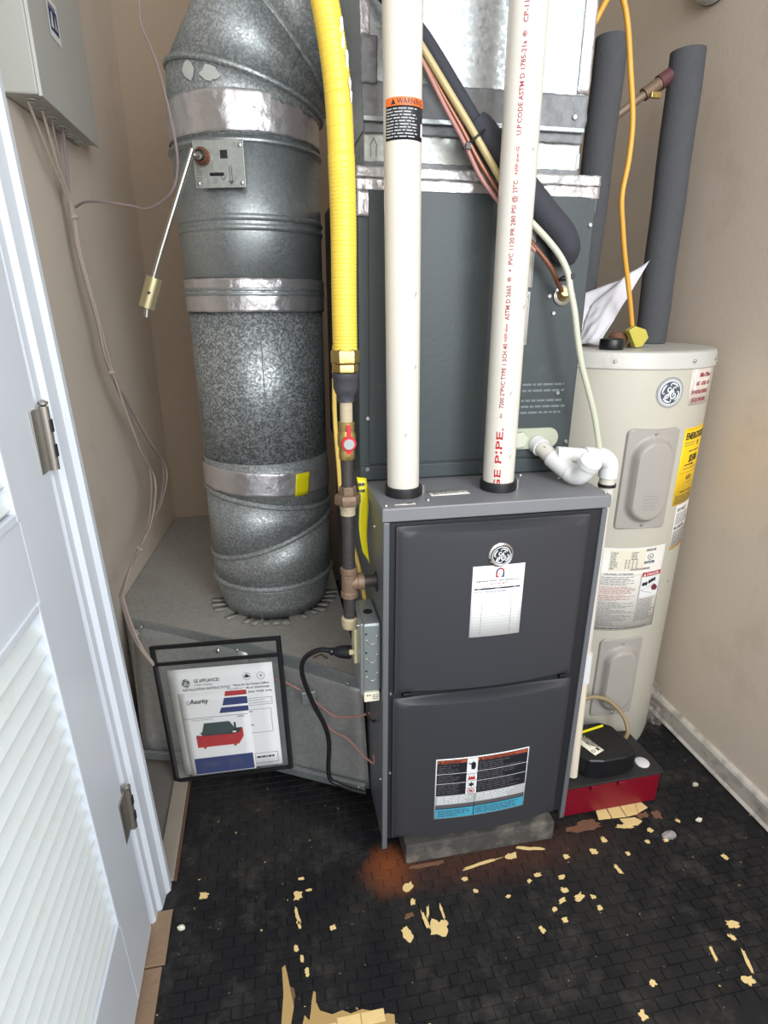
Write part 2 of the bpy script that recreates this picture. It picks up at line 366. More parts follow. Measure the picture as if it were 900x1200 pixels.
def monogram(k, r, bgm, fg, ring=None, x=0, y=0, l=1):
    if ring: k.disc(x, y, r*1.28, ring, l, 40)
    k.disc(x, y, r*1.03, fg, l+1, 40); k.disc(x, y, r*.96, bgm, l+2, 40)
    for q in range(4):
        a = math.radians(35+90*q)
        k.stroke([(x+r*.80*math.cos(a+t), y+r*.80*math.sin(a+t)) for t in (0, .25, .5, .75, 1.0)], r*.15, fg, l+3)
        k.stroke([(x+r*.80*math.cos(a+1.0), y+r*.80*math.sin(a+1.0)), (x+r*.66*math.cos(a+1.1), y+r*.66*math.sin(a+1.1)), (x+r*.6*math.cos(a+.98), y+r*.6*math.sin(a+.98))], r*.08, fg, l+3)
    G = [(.02, .26), (-.12, .44), (-.3, .36), (-.3, .16), (-.12, .06), (.02, .2), (-.02, .0), (-.2, -.12), (-.44, -.26), (-.5, -.42), (-.34, -.46), (-.2, -.3), (-.12, -.05), (.06, .1)]
    E_ = [(.46, .36), (.38, .48), (.22, .4), (.16, .2), (.28, .06), (.1, .04), (.0, -.14), (.04, -.38), (.22, -.5), (.44, -.36), (.46, -.14), (.3, -.08), (.22, -.22), (.32, -.3)]
    for S in (G, E_): k.stroke([(x+a*r, y+b*r) for a, b in S], r*.13, fg, l+3)
    return k
def sheet(name, w_, h_, m, mapper, parent, n=12, wav=0):  # a thin sticker / sheet with thickness
    mb = MB(); mb.grid(lambda s_, t: mapper(s_*w_, t*h_, -.5), n, 6 if wav else 2)
    return mb.build(name, m, parent, solid=.0004)

# ============================================================ THE SETTING
WZ = 2.85
def lwall(y): return -.6555+(y-.825)*(.050/.621)
struct(MB().prism([(lwall(.05), .05), (lwall(1.46), 1.46), (lwall(1.46)-.1, 1.46), (lwall(.05)-.1, .05)], 0, WZ).build('wall_left', wall_m, smooth=False))
struct(bx('wall_back', (-.72, 1.05, 1.448, 1.55, 0, WZ), wall_b, bevel=0))
struct(bx('wall_right', (.95, 1.05, -1.6, 1.448, 0, WZ), wall_m, bevel=0))
struct(bx('ceiling', (-.85, 1.1, -.05, 1.55, WZ, WZ+.08), mat('ceiling_white', rgb(232, 230, 224), .8), bevel=0))
# the door's wall: leans a little, as the casing does in the photograph
LEAN = -.03
def lean(o, k=LEAN):
    for v in o.data.vertices: v.co.x += k*v.co.z
    return o
struct(lean(bx('wall_left_front', (-.80, -.532, -1.5, .012, 0, WZ), wall_m, bevel=0)))
c = MB()
def casing_prof(y0, y1): pass
# casing: stepped profile extruded upward; widths along Y
prof = [(-.055, -.532), (-.055, -.492), (-.05, -.487), (-.03, -.487), (-.024, -.479), (.008, -.476), (.016, -.468), (.030, -.468), (.034, -.473), (.034, -.532)]
o = MB().prism([(x, y) for y, x in prof], 0, 2.12).build('trim_1', white_p, smooth=False); struct(lean(o))
o = MB().prism([(-.532, -.070), (-.500, -.070), (-.500, -.055), (-.532, -.055)], 0, 2.1).build('trim_2', white_p, smooth=False); struct(lean(o))
# louvred door leaf
DR = bpy.data.objects.new('door_1', None); COL.objects.link(DR); DR.location = (-.51, -.075, 0); DR['kind'] = 'structure'
XF = -.490
def dpart(name, y0, y1, z0, z1, x0=-.525, x1=XF, m=white_p, bev=.0015):
    o = bx(name, (x0, x1, y0, y1, z0, z1), m, None, bevel=bev); lean(o, -.022); put(o, DR); return o
dpart('stile', -.207, -.075, .02, 2.03); dpart('stile', -.83, -.70, .02, 2.03)
dpart('rail', -.70, -.207, .02, .222); dpart('rail', -.70, -.207, .835, .948); dpart('rail', -.70, -.207, 1.93, 2.03)
dpart('backing_board', -.70, -.207, .222, 1.93, -.526, -.518)
for z0, z1 in ((.222, .835), (.948, 1.93)):
    dpart('bead_moulding', -.219, -.207, z0, z1, -.516, XF+.003); dpart('bead_moulding', -.70, -.686, z0, z1, -.516, XF+.003)
    dpart('bead_moulding', -.686, -.219, z0, z0+.012, -.516, XF+.003); dpart('bead_moulding', -.686, -.219, z1-.012, z1, -.516, XF+.003)
    n = int((z1-z0-.03)/.0305)
    for i in range(n):
        zc = z0+.03+i*.0305
        o = MB().prism([(-.514, zc+.017), (-.509, zc+.021), (XF-.001, zc-.012), (XF-.004, zc-.016)], -.686, -.219, None, lambda a, b, h: (a, h, b)).build('louvre_slat', louvre_m, None, bevel=.001)
        lean(o, -.022); put(o, DR)
for zc in (.325, 1.022, 1.80):
    xo = -.022*zc
    h = MB(); h.box(XF+xo-.001, XF+xo+.0022, -.105, -.062, zc-.045, zc+.045)
    hg = h.build('hinge', satin, DR, bevel=.0008)
    kn = MB().lathe([(.0065, -.046), (.0065, .046)], (XF+xo+.006, -.066, zc), seg=14).build('hinge_knuckle', satin, hg)
    MB().lathe([(.003, 0), (.007, .003), (.007, .006), (.002, .009)], (XF+xo+.006, -.066, zc+.046), seg=12).build('hinge_pin', satin, hg)
    for k in (-1, 1):
        bx('hinge_slot', (XF+xo+.010, XF+xo+.0135, -.070, -.062, zc+.018*k-.009, zc+.018*k+.009), recess_m, hg, bevel=0)
for zc in (.325, 1.022): pass
# floor
fl = struct(bx('floor', (-.9, 1.1, -1.6, 1.55, -.06, -.0015), floor_m, bevel=0))
sub = bx('bare_subfloor', (-.80, -.500, .036, 1.44, -.0014, .0005), subfloor, fl, bevel=0)
# small embossed bricks of the painted vinyl: nearest ones single, the rest one piece
CW, CH = .0425, .0215
def cell(mb, x, y, g=.0005, h=.0005):
    a = CW/2-g; b_ = CH/2-g; t = .0008
    v = [(x-a, y-b_, -.0016), (x+a, y-b_, -.0016), (x+a, y+b_, -.0016), (x-a, y+b_, -.0016), (x-a+t, y-b_+t, h), (x+a-t, y-b_+t, h), (x+a-t, y+b_-t, h), (x-a+t, y+b_-t, h)]
    mb.add(v, [(4, 5, 6, 7), (0, 1, 5, 4), (1, 2, 6, 5), (2, 3, 7, 6), (3, 0, 4, 7)], floor_m)
m0 = MB(); cell(m0, 0, 0); brick_me = bpy.data.meshes.new('brick'); brick_me.from_pydata(m0.v, [], m0.f); brick_me.materials.append(floor_m)
rest = MB(); single = []
rows = [(-.42+j*CH) for j in range(int(1.86/CH))]
for j, y in enumerate(rows):
    x = -.4345+(CW/2 if j % 2 else 0)
    while x < .92:
        # outside the picture to the right / behind the camera's view is left to the flat floor
        if y > -.42 and not (x > .0 and x < .445 and y > .04) and not (x < .0 and y > .62) and not (x > .5 and y > .55):
            single.append((x, y))
        x += CW
def dcam(p): return (p[0]+.196)**2+(p[1]+.958)**2
vis = [p for p in single if abs(math.degrees(math.atan2(p[0]+.196, p[1]+.958))-10.8) < 39.5 and p[1] > -.375+.0*p[0]]
vis.sort(key=dcam); near = vis[:300]; ns = set(near)
for i, p in enumerate(near):
    o = bpy.data.objects.new('brick', brick_me); COL.objects.link(o); o.location = (p[0], p[1], random.uniform(-.0003, .0003)); o.parent = fl
for p in single:
    if p not in ns: cell(rest, p[0], p[1])
o = rest.build('brick_field', floor_m, fl, smooth=False); o['kind'] = 'stuff'
# places where the black paint has come away
def patch(x, y, rx, ry, seed, m=cream_f, rot=0, z=.0014, n=18, name='bare_patch', jag=.38, parent=None):
    rd = random.Random(seed); pts = []; sq = rd.uniform(.5, 1)
    for i in range(n):
        a = 2*PI*i/n+rd.uniform(-.1, .1); k = 1-jag*rd.random()-(.25 if rd.random() < .15 else 0)
        ca, sa = math.cos(a), math.sin(a); e_ = max(abs(ca), abs(sa))**sq
        px_, py_ = rx*k*ca/e_, ry*k*sa/e_
        pts.append((x+px_*math.cos(rot)-py_*math.sin(rot), y+px_*math.sin(rot)+py_*math.cos(rot)))
    return MB().prism(pts, z-.001, z).build(name, m, parent or fl, smooth=False)
PT = [(.041, -.074, .020, .012), (.045, -.108, .008, .010), (.017, -.172, .013, .022), (.084, -.170, .026, .024), (-.196, -.048, .012, .014), (-.20, -.092, .005, .03), (-.198, -.112, .004, .012), (-.186, -.010, .010, .005), (-.172, -.040, .010, .004),
      (-.206, -.157, .007, .010), (-.196, -.178, .005, .010), (-.188, -.205, .006, .012), (.02, -.345, .014, .02), (.171, -.079, .010, .006), (.185, -.11, .008, .006),
      (.31, -.11, .008, .006), (.335, -.10, .012, .006), (.385, -.115, .012, .007), (.375, -.145, .012, .009), (.36, -.165, .014, .006), (.40, -.165, .020, .009), (.43, -.17, .008, .007), (.335, -.18, .009, .006),
      (.43, -.195, .009, .008), (.29, -.215, .008, .01), (.345, -.205, .009, .008), (.25, -.135, .009, .005), (.52, -.12, .007, .022), (.682, -.278, .018, .011), (.66, -.30, .008, .01), (.63, -.375, .016, .012),
      (.655, -.345, .005, .03), (.60, -.32, .005, .02), (.45, -.345, .010, .008), (.40, -.39, .010, .012), (.295, -.045, .020, .010), (.60, -.02, .030, .010), (.655, -.042, .012, .008), (.63, -.07, .008, .008),
      (.675, -.075, .010, .006), (.53, -.045, .010, .012), (.565, -.09, .007, .007), (.06, -.15, .006, .03), (.07, -.135, .004, .02), (.10, -.14, .004, .025), (-.395, -.01, .014, .010), (.74, -.03, .008, .008), (.42, -.07, .01, .008),
      (.22, -.05, .07, .005), (.35, -.035, .05, .006), (-.13, -.13, .008, .008), (.49, -.07, .012, .010), (.78, -.14, .008, .010)]
for i, (x, y, a, b_) in enumerate(PT): patch(x, y, a*.84, b_*.84, 100+i, rot=random.Random(i).uniform(-.3, .5))
for i, (x, y, a, b_) in enumerate([(-.222, -.24, .010, .022), (.03, -.135, .012, .007), (.50, -.005, .05, .012), (.70, -.005, .014, .016), (.10, -.03, .05, .006)]): patch(x, y, a, b_, 300+i, brown_f, z=.0010)
for pts in ([(-.240, -.40), (-.240, -.287), (-.234, -.233), (-.235, -.188), (-.229, -.184), (-.226, -.198), (-.221, -.228), (-.216, -.258), (-.224, -.290), (-.222, -.40)],
            [(-.179, -.239), (-.175, -.242), (-.176, -.258), (-.170, -.273), (-.149, -.283), (-.130, -.280), (-.116, -.288), (-.095, -.285), (-.073, -.293), (-.067, -.303), (-.051, -.300), (-.039, -.304), (-.044, -.34), (-.05, -.40), (-.212, -.40), (-.212, -.317), (-.198, -.275), (-.190, -.285), (-.186, -.27), (-.184, -.257)]):
    MB().prism(pts, .0002, .0014).build('bare_patch', mat('cream_joint', rgb(176, 146, 92), .6), fl, smooth=False)
for j in range(5):
    for i in range(4):
        x = -.185+i*.0435+(.02 if j % 2 else 0); y = -.307-j*.0225+(.006 if i in (1, 2) and j == 0 else 0)
        if x < -.06: bx('cream_brick', (x, x+.0415, y-.010, y+.0105, .0005, .0020+.0003*((i+j) % 2)), cream_f, fl, bevel=.0006)
# cream vinyl tiles bare in front of the pump tray
for i, q_ in enumerate(([(.548, .008), (.582, .006), (.586, .045), (.560, .047)], [(.584, .006), (.620, .003), (.622, .046), (.588, .045)], [(.622, .003), (.655, .006), (.668, .040), (.624, .045)], [(.600, .000), (.640, -.002), (.652, -.016), (.636, -.024), (.606, -.022)], [(.657, .008), (.690, .018), (.684, .036), (.669, .040)])):
    MB().prism(q_, .0004, .0028+.0006*(i % 3)).build('tile', cream_f, fl, smooth=False, bevel=.0006)
patch(.66, .001, .022, .010, 77, brown_f); patch(.515, .004, .035, .014, 78, brown_f)
# worn strip and threshold along the door side
lab(bx('floor_strip', (-.503, -.464, .036, 1.40, 0, .009), strip_m, fl, bevel=.003), 'worn grey floor strip beside the duct')
lab(bx('edge_strip', (-.4635, -.4575, .036, 1.0, 0, .005), brown_m, fl, bevel=.001), 'thin brown edging along the black floor')
bx('threshold_board', (-.53, -.457, -.140, -.03, -.001, .0045), wood_m, fl, bevel=.0015)
bx('threshold_board', (-.53, -.462, -1.2, -.143, -.001, .004), wood_m, fl, bevel=.0015)
# right baseboard
bb = MB().prism([(.95, 0), (.932, 0), (.930, .004), (.936, .012), (.936, .055), (.940, .062), (.9455, .066), (.95, .066)], -1.5, 1.44, None, lambda a, b_, h: (a, h, b_)).build('baseboard_right', base_p, smooth=False); struct(bb)

# ============================================================ FURNACE
pad = bx('concrete_block', (.050, .412, -.020, .55, 0, .054), concrete, bevel=.004)
tag(pad, 'low dusty concrete block under the dark grey furnace', 'block')
FU = thing('furnace', 'dark grey gas furnace with two bowed doors and a grey top', 'furnace', (.22, .37, .055))
bx('cabinet', (.0, .445, .0105, .74, .055, .830), post_m, FU, bevel=.002)
bx('frame_post', (-.001, .0105, -.001, .0105, .036, .830), post_m, FU, bevel=.0015)
bx('frame_post', (.4345, .446, -.001, .0105, .040, .830), post_m, FU, bevel=.0015)
bx('front_recess', (.0105, .4345, .004, .0104, .062, .828), recess_m, FU, bevel=0)
lid = MB(); lid.box(-.004, .449, -.004, .742, .832, .8585)
lab(lid.build('top_cover', lid_m, FU, bevel=.0025), 'grey sheet metal top')
def bowed(name, x0, x1, z0, z1, bow, m, parent, topbow=0):
    def sm(t): t = max(0, min(1, t)); return t*t*(3-2*t)
    us = [0, .004, .01, .018, .03]+[.06+.88*i/20 for i in range(21)]+[.97, .982, .99, .996, 1]
    mb = MB(); W_ = x1-x0; H_ = z1-z0; vs_ = []; e = .013
    vsn = us
    for t in vsn:
        for s_ in us:
            dx = min(s_, 1-s_)*W_; dz = min(t, 1-t)*H_
            k = sm((dx+.001)/e)*sm((dz+.001)/e)
            base_ = .006+(.006+bow*(1-(2*s_-1)**2))*k
            zz = z0+H_*t+(topbow*(1-(2*s_-1)**2) if t > .5 else 0)*0
            vs_.append((x0+W_*s_, .004-base_, zz))
    n = len(us); mb.add(vs_, [(j*n+i, j*n+i+1, (j+1)*n+i+1, (j+1)*n+i) for j in range(n-1) for i in range(n-1)])
    back = len(mb.v); mb.add([(x0, .004, z0), (x1, .004, z0), (x1, .004, z1), (x0, .004, z1)], [(3, 2, 1, 0)])
    bot = [i for i in range(n)]; top = [(n-1)*n+i for i in range(n)]; lf = [j*n for j in range(n)]; rt = [j*n+n-1 for j in range(n)]
    mb.f += [tuple([back, back+1]+bot[::-1]), tuple([back+2, back+3]+top), tuple([back+3, back]+lf), tuple([back+1, back+2]+rt[::-1])]; mb.m += [0]*4
    return mb.build(name, m, parent)
D1 = bowed('door_panel', .023, .409, .458, .822, .020, door_m, FU); lab(D1, 'upper charcoal door with round emblem')
D2 = bowed('door_panel', .020, .414, .068, .445, .020, door_m, FU); lab(D2, 'lower charcoal door with warning label')
bx('latch_clip', (.040, .058, -.006, .004, .447, .457), black_p, FU, bevel=.002); bx('latch_clip', (.385, .400, -.006, .004, .447, .457), black_p, FU, bevel=.002)
def bowy(x, x0=.023, x1=.409, bow=.020): s_ = (x-x0)/(x1-x0); return .004-.012-bow*(1-(2*s_-1)**2)
def bow_map(ox, oz, x0=.023, x1=.409, eps=.0004):
    return lambda x, y, l: (ox+x, bowy(ox+x, x0, x1)-eps*(l+1)-.0002, oz+y)
# emblem
em = MB().lathe([(.0245, 0), (.0245, .003), (.0215, .005), (.0195, .0045), (.0195, .003)], (.218, bowy(.218)+.001, .762), (0, -1, 0), 40).build('emblem', chrome, D1)
k = Ink(); monogram(k, .0175, ink_k, ink_w); k.build('emblem_face', plane_map((.218, bowy(.218)-.0035, .762), (1, 0, 0), (0, 0, 1)), D1, 'black and silver script monogram')
# service record sticker on the upper door
sw, sh, sx, sz = .1045, .153, .1655, .588
mp = bow_map(sx, sz)
st = sheet('service_record_sticker', sw, sh, paper_m, mp, D1); lab(st, 'white service record sticker with ruled lines')
k = Ink()
cx_ = sw/2
k.disc(cx_+.002, sh-.014, .0085, ink_n, 2, 20, rin=.0055, a0=PI/2, a1=PI); k.disc(cx_+.002, sh-.014, .0085, ink_r, 2, 20, rin=.0055, a0=0, a1=PI/2)
k.rect(cx_-.0065, sh-.024, cx_-.0035, sh-.014, ink_r, 2, 0); k.rect(cx_+.0075, sh-.024, cx_+.0105, sh-.014, ink_n, 2, 0)
k.rect(cx_-.0065, sh-.025, cx_-.0005, sh-.022, ink_r, 2, 0); k.rect(cx_+.0045, sh-.025, cx_+.0105, sh-.022, ink_n, 2, 0); k.rect(cx_-.002, sh-.019, cx_+.006, sh-.0165, ink_lg, 2, 0)
k.text('Supreme HVAC and Service LLC', cx_, sh-.033, .0046, ink_sl, 2, 'c', .090); k.text('(817) 395-2873', cx_, sh-.0395, .0034, ink_rd, 2, 'c', .034)
k.text('Quality Service at Affordable Prices', cx_, sh-.0448, .0026, ink_g, 2, 'c', .062)
k.rect(.005, sh-.0495, sw-.007, sh-.0462, ink_k, 2); k.text('DATE', .010, sh-.0489, .002, ink_w, 3); k.text('SERVICE', cx_-.006, sh-.0489, .002, ink_w, 3); k.text('TECH', sw-.022, sh-.0489, .002, ink_w, 3)
k.text('10/17/22', .005, sh-.0555, .0034, ink_b, 2, width=.015); k.text('Furnace Install', .026, sh-.0555, .0036, ink_b, 2, width=.042, slant=.2); k.text('J. S.', sw-.021, sh-.0545, .0034, ink_b, 2, slant=.3)
for i in range(14):
    z = sh-.0572-i*.0066; k.rect(.004, z, sw-.004, z+.0005, ink_lg, 2)
k.rect(.0215, .004, .0220, sh-.050, ink_g, 2, 0); k.rect(sw-.0225, .004, sw-.022, sh-.050, ink_g, 2, 0)
k.build('lettering', mp, st)
# warning label on the lower door
ww, wh, wx, wz = .212, .166, .111, .1265
mp = bow_map(wx, wz, .020, .414)
wl_ = sheet('warning_label', ww, wh, ink_w, mp, D2, 16); lab(wl_, 'black warning label with orange heading, pictograms and blue foot')
k = Ink(); b1 = .0025; mx0, mx1 = .068, .092; W1 = ww-b1; H1 = wh-b1
k.rect(b1, b1, W1, H1, ink_k, 1)
for a, b_, sd in ((b1, mx0, 1), (mx1, W1, 2)):
    k.rect(a+.001, H1-.010, b_-.001, H1-.001, ink_do, 2); k.poly([(a+.003, H1-.009), (a+.010, H1-.009), (a+.0065, H1-.002)], ink_k, 3)
    k.text('WARNING' if sd == 1 else 'ADVERTENCIA', a+.012, H1-.009, .006, ink_k, 3, width=(.04 if sd == 1 else .075))
    k.words(a+.003, H1-.036, b_-.012, H1-.013, 4, ink_dg, 2, seed=3+sd, cw=.012, rag=.5); k.rect(a, H1-.0385, b_, H1-.0375, ink_w, 2)
    k.words(a+.003, H1-.062, b_-.008, H1-.041, 4, ink_dg, 2, seed=5+sd, rag=.5); k.rect(a, H1-.065, b_, H1-.064, ink_w, 2)
    k.words(a+.003, H1-.094, b_-.008, H1-.067, 5, ink_dg, 2, seed=7+sd, rag=.4)
k.rect(b1, .040, W1, .066, ink_lg, 2); k.words(.006, .043, mx0+.018, .064, 4, ink_w, 3, seed=11, rag=.3); k.words(.095, .043, W1-.006, .064, 4, ink_w, 3, seed=12, rag=.4)
k.rect(b1, .030, W1, .040, ink_dg, 2); k.rect(b1, b1, .0885, .028, ink_c, 2); k.rect(.0905, b1, W1, .028, ink_c, 2)
k.words(.008, .006, .085, .025, 4, ink_sl, 3, seed=13, rag=.5); k.words(.094, .006, W1-.01, .025, 4, ink_sl, 3, seed=14, rag=.4); k.rect(.089, b1, .090, .066, ink_k, 3, 0)
k.rect(mx0, .066, mx1, H1, ink_w, 3); 
for z in (.0815, .1015, .1205): k.rect(mx0, z, mx1, z+.001, ink_k, 4)
mc = (mx0+mx1)/2
k.poly([(mc-.003, .150), (mc-.002, .134), (mc+.005, .132), (mc+.008, .139), (mc+.007, .150), (mc+.002, .154)], ink_k, 4); k.line(mc-.009, .151, mc+.004, .143, .0025, ink_k, 4)
for i, q in enumerate((-.005, 0, .005)): k.poly([(mc+q-.0035, .105), (mc+q+.0035, .105), (mc+q+.002, .111), (mc+q, .117-.001*(i % 2)), (mc+q-.002, .111)], ink_r, 4)
k.poly([(mc+.009*(1 if i % 2 else .45)*math.cos(i*PI/6), .0915+.008*(1 if i % 2 else .45)*math.sin(i*PI/6)) for i in range(12)], ink_k, 4)
k.disc(mc, .0735, .0085, ink_r, 4, 24, rin=.0066, ry=.0068); k.line(mc-.006, .078, mc+.006, .069, .0016, ink_r, 5); k.poly([(mc-.004, .071), (mc+.003, .071), (mc+.004, .075), (mc-.002, .0765)], ink_k, 4)
k.build('lettering', mp, wl_)
# stickers and fasteners on the top cover
s1 = lab(sheet('top_sticker', .078, .030, white_l, plane_map((.103, .050, .8592), (1, .03, 0), (-.06, 1, 0)), FU, 2), 'white sticker beside right vent pipe')
k = Ink().words(.006, .004, .072, .026, 4, ink_g, 1, seed=21, cw=.01); k.build('lettering', plane_map((.103, .050, .8598), (1, .03, 0), (-.06, 1, 0)), s1)
s1 = lab(sheet('top_sticker', .040, .010, white_l, plane_map((.022, .010, .8592), (1, .0, 0), (0, 1, 0)), FU, 2), 'tiny white sticker at the front left corner')
k = Ink().words(.004, .002, .020, .008, 2, ink_g, 1, seed=22, cw=.006); k.rect(.024, .002, .034, .008, ink_dg, 1); k.build('lettering', plane_map((.022, .010, .8598), (1, 0, 0), (0, 1, 0)), s1)
for x, y in ((.006, .012), (.090, .030), (.40, .12), (.330, .155), (.443, .010)): screw(FU, (x, y, .8585), (0, 0, 1), .0035)
for z in (.455, .25): screw(FU, (.016, .004, z), (0, -1, 0), .0035)
for y, z in ((.09, .79), (.12, .45), (.02, .22)): screw(FU, (0, y, z), (-1, 0, 0), .003)
# openings in the left side
for y, z, r in ((.074, .677, .021), (.045, .585, .012), (.10, .395, .010)): MB().lathe([(r, -.001), (r, .0012)], (0, y, z), (-1, 0, 0), 24).build('side_hole', recess_m, FU)
# stickers along the right edge of the case (seen edge-on beyond the frame)
lab(bx('side_sticker', (.4452, .4462, .012, .06, .20, .36), mat('pink_sticker', rgb(206, 160, 150), .5), FU, bevel=0), 'pink printed sticker low on the right side')

# ============================================================ EVAPORATOR COIL CASE
CY0 = .175
CO = thing('coil_case', 'dark slate evaporator coil case standing on the furnace', 'coil case', (.215, .45, .8585))
bx('case', (-.0155, .447, CY0, .72, .8588, 1.429), coil_m, CO, bevel=.002)
bx('front_panel', (.004, .443, CY0-.004, CY0, .895, 1.395), coil_m, CO, bevel=.0015)
bx('bottom_flange', (-.0155, .447, CY0-.006, CY0, .862, .891), coil_m, CO, bevel=.0015)
def crumple(name, x0, x1, z0, z1, y, m, parent, amp=.0018, seed=0, d=.003, nx=None, nz=None):
    nx = nx or max(6, int((x1-x0)/.005)); nz = nz or max(5, int((z1-z0)/.005))
    def f(s_, t):
        x = x0+(x1-x0)*s_; z = z0+(z1-z0)*t; q = noise.noise(Vector((x*38+seed, z*60, seed)))
        e = .0016*noise.noise(Vector((x*120, z*90, seed+3)))*(1 if t in (0, 1) or s_ in (0, 1) else 0)
        return (x+e, y-d*.5-abs(q)*amp*2, z+e)
    return MB().grid(f, nx, nz).build(name, m, parent, solid=.0006)
crumple('foil_tape', -.0175, .449, 1.393, 1.414, CY0, foil_m, CO, seed=1)
crumple('foil_tape', -.0175, .449, 1.414, 1.4315, CY0-.001, foil_w, CO, seed=5)
crumple('foil_tape', .416, .444, 1.368, 1.394, CY0-.001, foil_m, CO, seed=7, amp=.0008)
crumple('foil_tape', -.0165, .012, 1.352, 1.394, CY0-.001, foil_m, CO, seed=9, amp=.0008)
for x, z in ((.436, 1.348), (.436, .925), (.0005, .990), (-.0005, .885), (.416, 1.222), (.366, 1.220), (.378, 1.188), (.405, 1.03)): screw(CO, (x, CY0-.004, z))
for x, z in ((.05, 1.32), (.062, 1.306)): screw(CO, (x, CY0-.004, z), r=.003)
for i, (x0, x1, z0, z1) in enumerate(((.285, .327, 1.236, 1.372), (.280, .325, 1.128, 1.228))):
    mpp = plane_map((x0, CY0-.0046, z0), (1, 0, 0), (0, 0, 1))
    s1 = lab(sheet('spec_sticker', x1-x0, z1-z0, white_l, mpp, CO, 2), ('upper' if i == 0 else 'lower')+' white specification sticker partly behind the vent pipe')
    k = Ink(); k.words(.003, .006, x1-x0-.004, z1-z0-.006, 14, ink_g, 2, seed=30+i, cw=.006, rag=.5); k.rect(x1-x0-.003, .004, x1-x0-.0022, z1-z0-.004, ink_dg, 2)
    k.build('lettering', plane_map((x0, CY0-.0046, z0), (1, 0, 0), (0, 0, 1)), s1)
k = Ink()                                                   # lettering above the drain ports: flat pale bars painted as embossing highlights
emb = mat('embossed_highlight', rgb(104, 114, 116), .5)
for i in range(5): k.words(.325, 1.045-i*.0125-(.008 if i > 1 else 0), .425, 1.052-i*.0125-(.008 if i > 1 else 0), 1, emb, 1, seed=40+i, cw=.014, rag=.15, fill=.6)
k.build('painted_relief_lettering', lambda x, y, l: (x, CY0-.0044, y), CO)
# drain pan boss with hexagonal plug
bo = MB(); R_ = .022
bo.prism([(.322+R_*math.cos(a), .936+R_*math.sin(a)) for a in [PI/2+PI*i/10 for i in range(11)]]+[(.392+R_*math.cos(a), .936+R_*math.sin(a)) for a in [-PI/2+PI*i/10 for i in range(11)]], CY0-.010, CY0-.0035, None, lambda a, b_, h: (a, h, b_))
lab(bo.build('drain_port_plate', mat('pale_sage_plastic', rgb(168, 172, 152), .45), CO, smooth=False), 'pale plastic drain port plate')
MB().prism([(.322+.018*math.cos(PI/3*i+.2), .936+.018*math.sin(PI/3*i+.2)) for i in range(6)], CY0-.024, CY0-.010, None, lambda a, b_, h: (a, h, b_)).build('hex_plug', mat('pale_plug', rgb(190, 194, 176), .4), CO, bevel=.002)
MB().lathe([(.019, 0), (.019, .004), (.014, .006)], (.393, CY0-.004, 1.221), (0, -1, 0), 20).build('line_grommet', satin, CO)

# ============================================================ SUPPLY PLENUM
PLN = thing('supply_plenum', 'shiny galvanised supply plenum above the coil case', 'plenum', (.2, .45, 1.4316))
lab(bx('lower_collar', (.0, .409, .190, .478, 1.4316, 1.488), galv_pale, PLN, bevel=.0015), 'pale lower collar')
bx('upper_duct', (-.002, .410, .186, .478, 1.488, 2.40), galv_plen, PLN, bevel=.0015)
crumple('mastic_band', -.004, .412, 1.505, 1.560, .186, mastic_m, PLN, amp=.0028, seed=11)
bx('drive_cleat', (-.003, .407, .176, .186, 1.500, 1.508), galv_s, PLN, bevel=.001)
crumple('mastic_band', -.002, .409, 1.484, 1.500, .186, mastic_m, PLN, amp=.0015, seed=12)
crumple('corner_tape', .390, .413, 1.562, 2.2, .186, foil_m, PLN, amp=.001, seed=13, nz=60)
crumple('corner_tape', -.006, .010, 1.62, 2.2, .186, foil_w, PLN, amp=.001, seed=14, nz=60)
crumple('mastic_lump', -.006, .022, 1.555, 1.622, .184, mastic_m, PLN, amp=.004, seed=15)
crumple('edge_mastic', -.002, .410, 1.4325, 1.442, .190, mastic_m, PLN, amp=.0016, seed=16)
bx('sheet_seam', (.10, .102, .1845, .186, 1.56, 2.4), galv_s, PLN, bevel=0)
bx('side_sticker', (.404, .410, .189, .1899, 1.445, 1.470), galv_s, PLN, bevel=0)
for x, z in ((.388, 1.525), (.075, 1.478), (.085, 1.479), (.068, 1.478)): screw(PLN, (x, .182, z), r=.005 if z > 1.5 else .002)
k = Ink()                                                   # pencil arrow on the collar
for a, b_ in (((.012, 1.449), (.012, 1.466)), ((.022, 1.449), (.022, 1.466)), ((.010, 1.466), (.017, 1.478)), ((.024, 1.466), (.017, 1.478))): k.line(*a, *b_, .0012, ink_dg)
k.build('pencil_arrow', lambda x, y, l: (x, .1896-.0004*l, y), PLN)

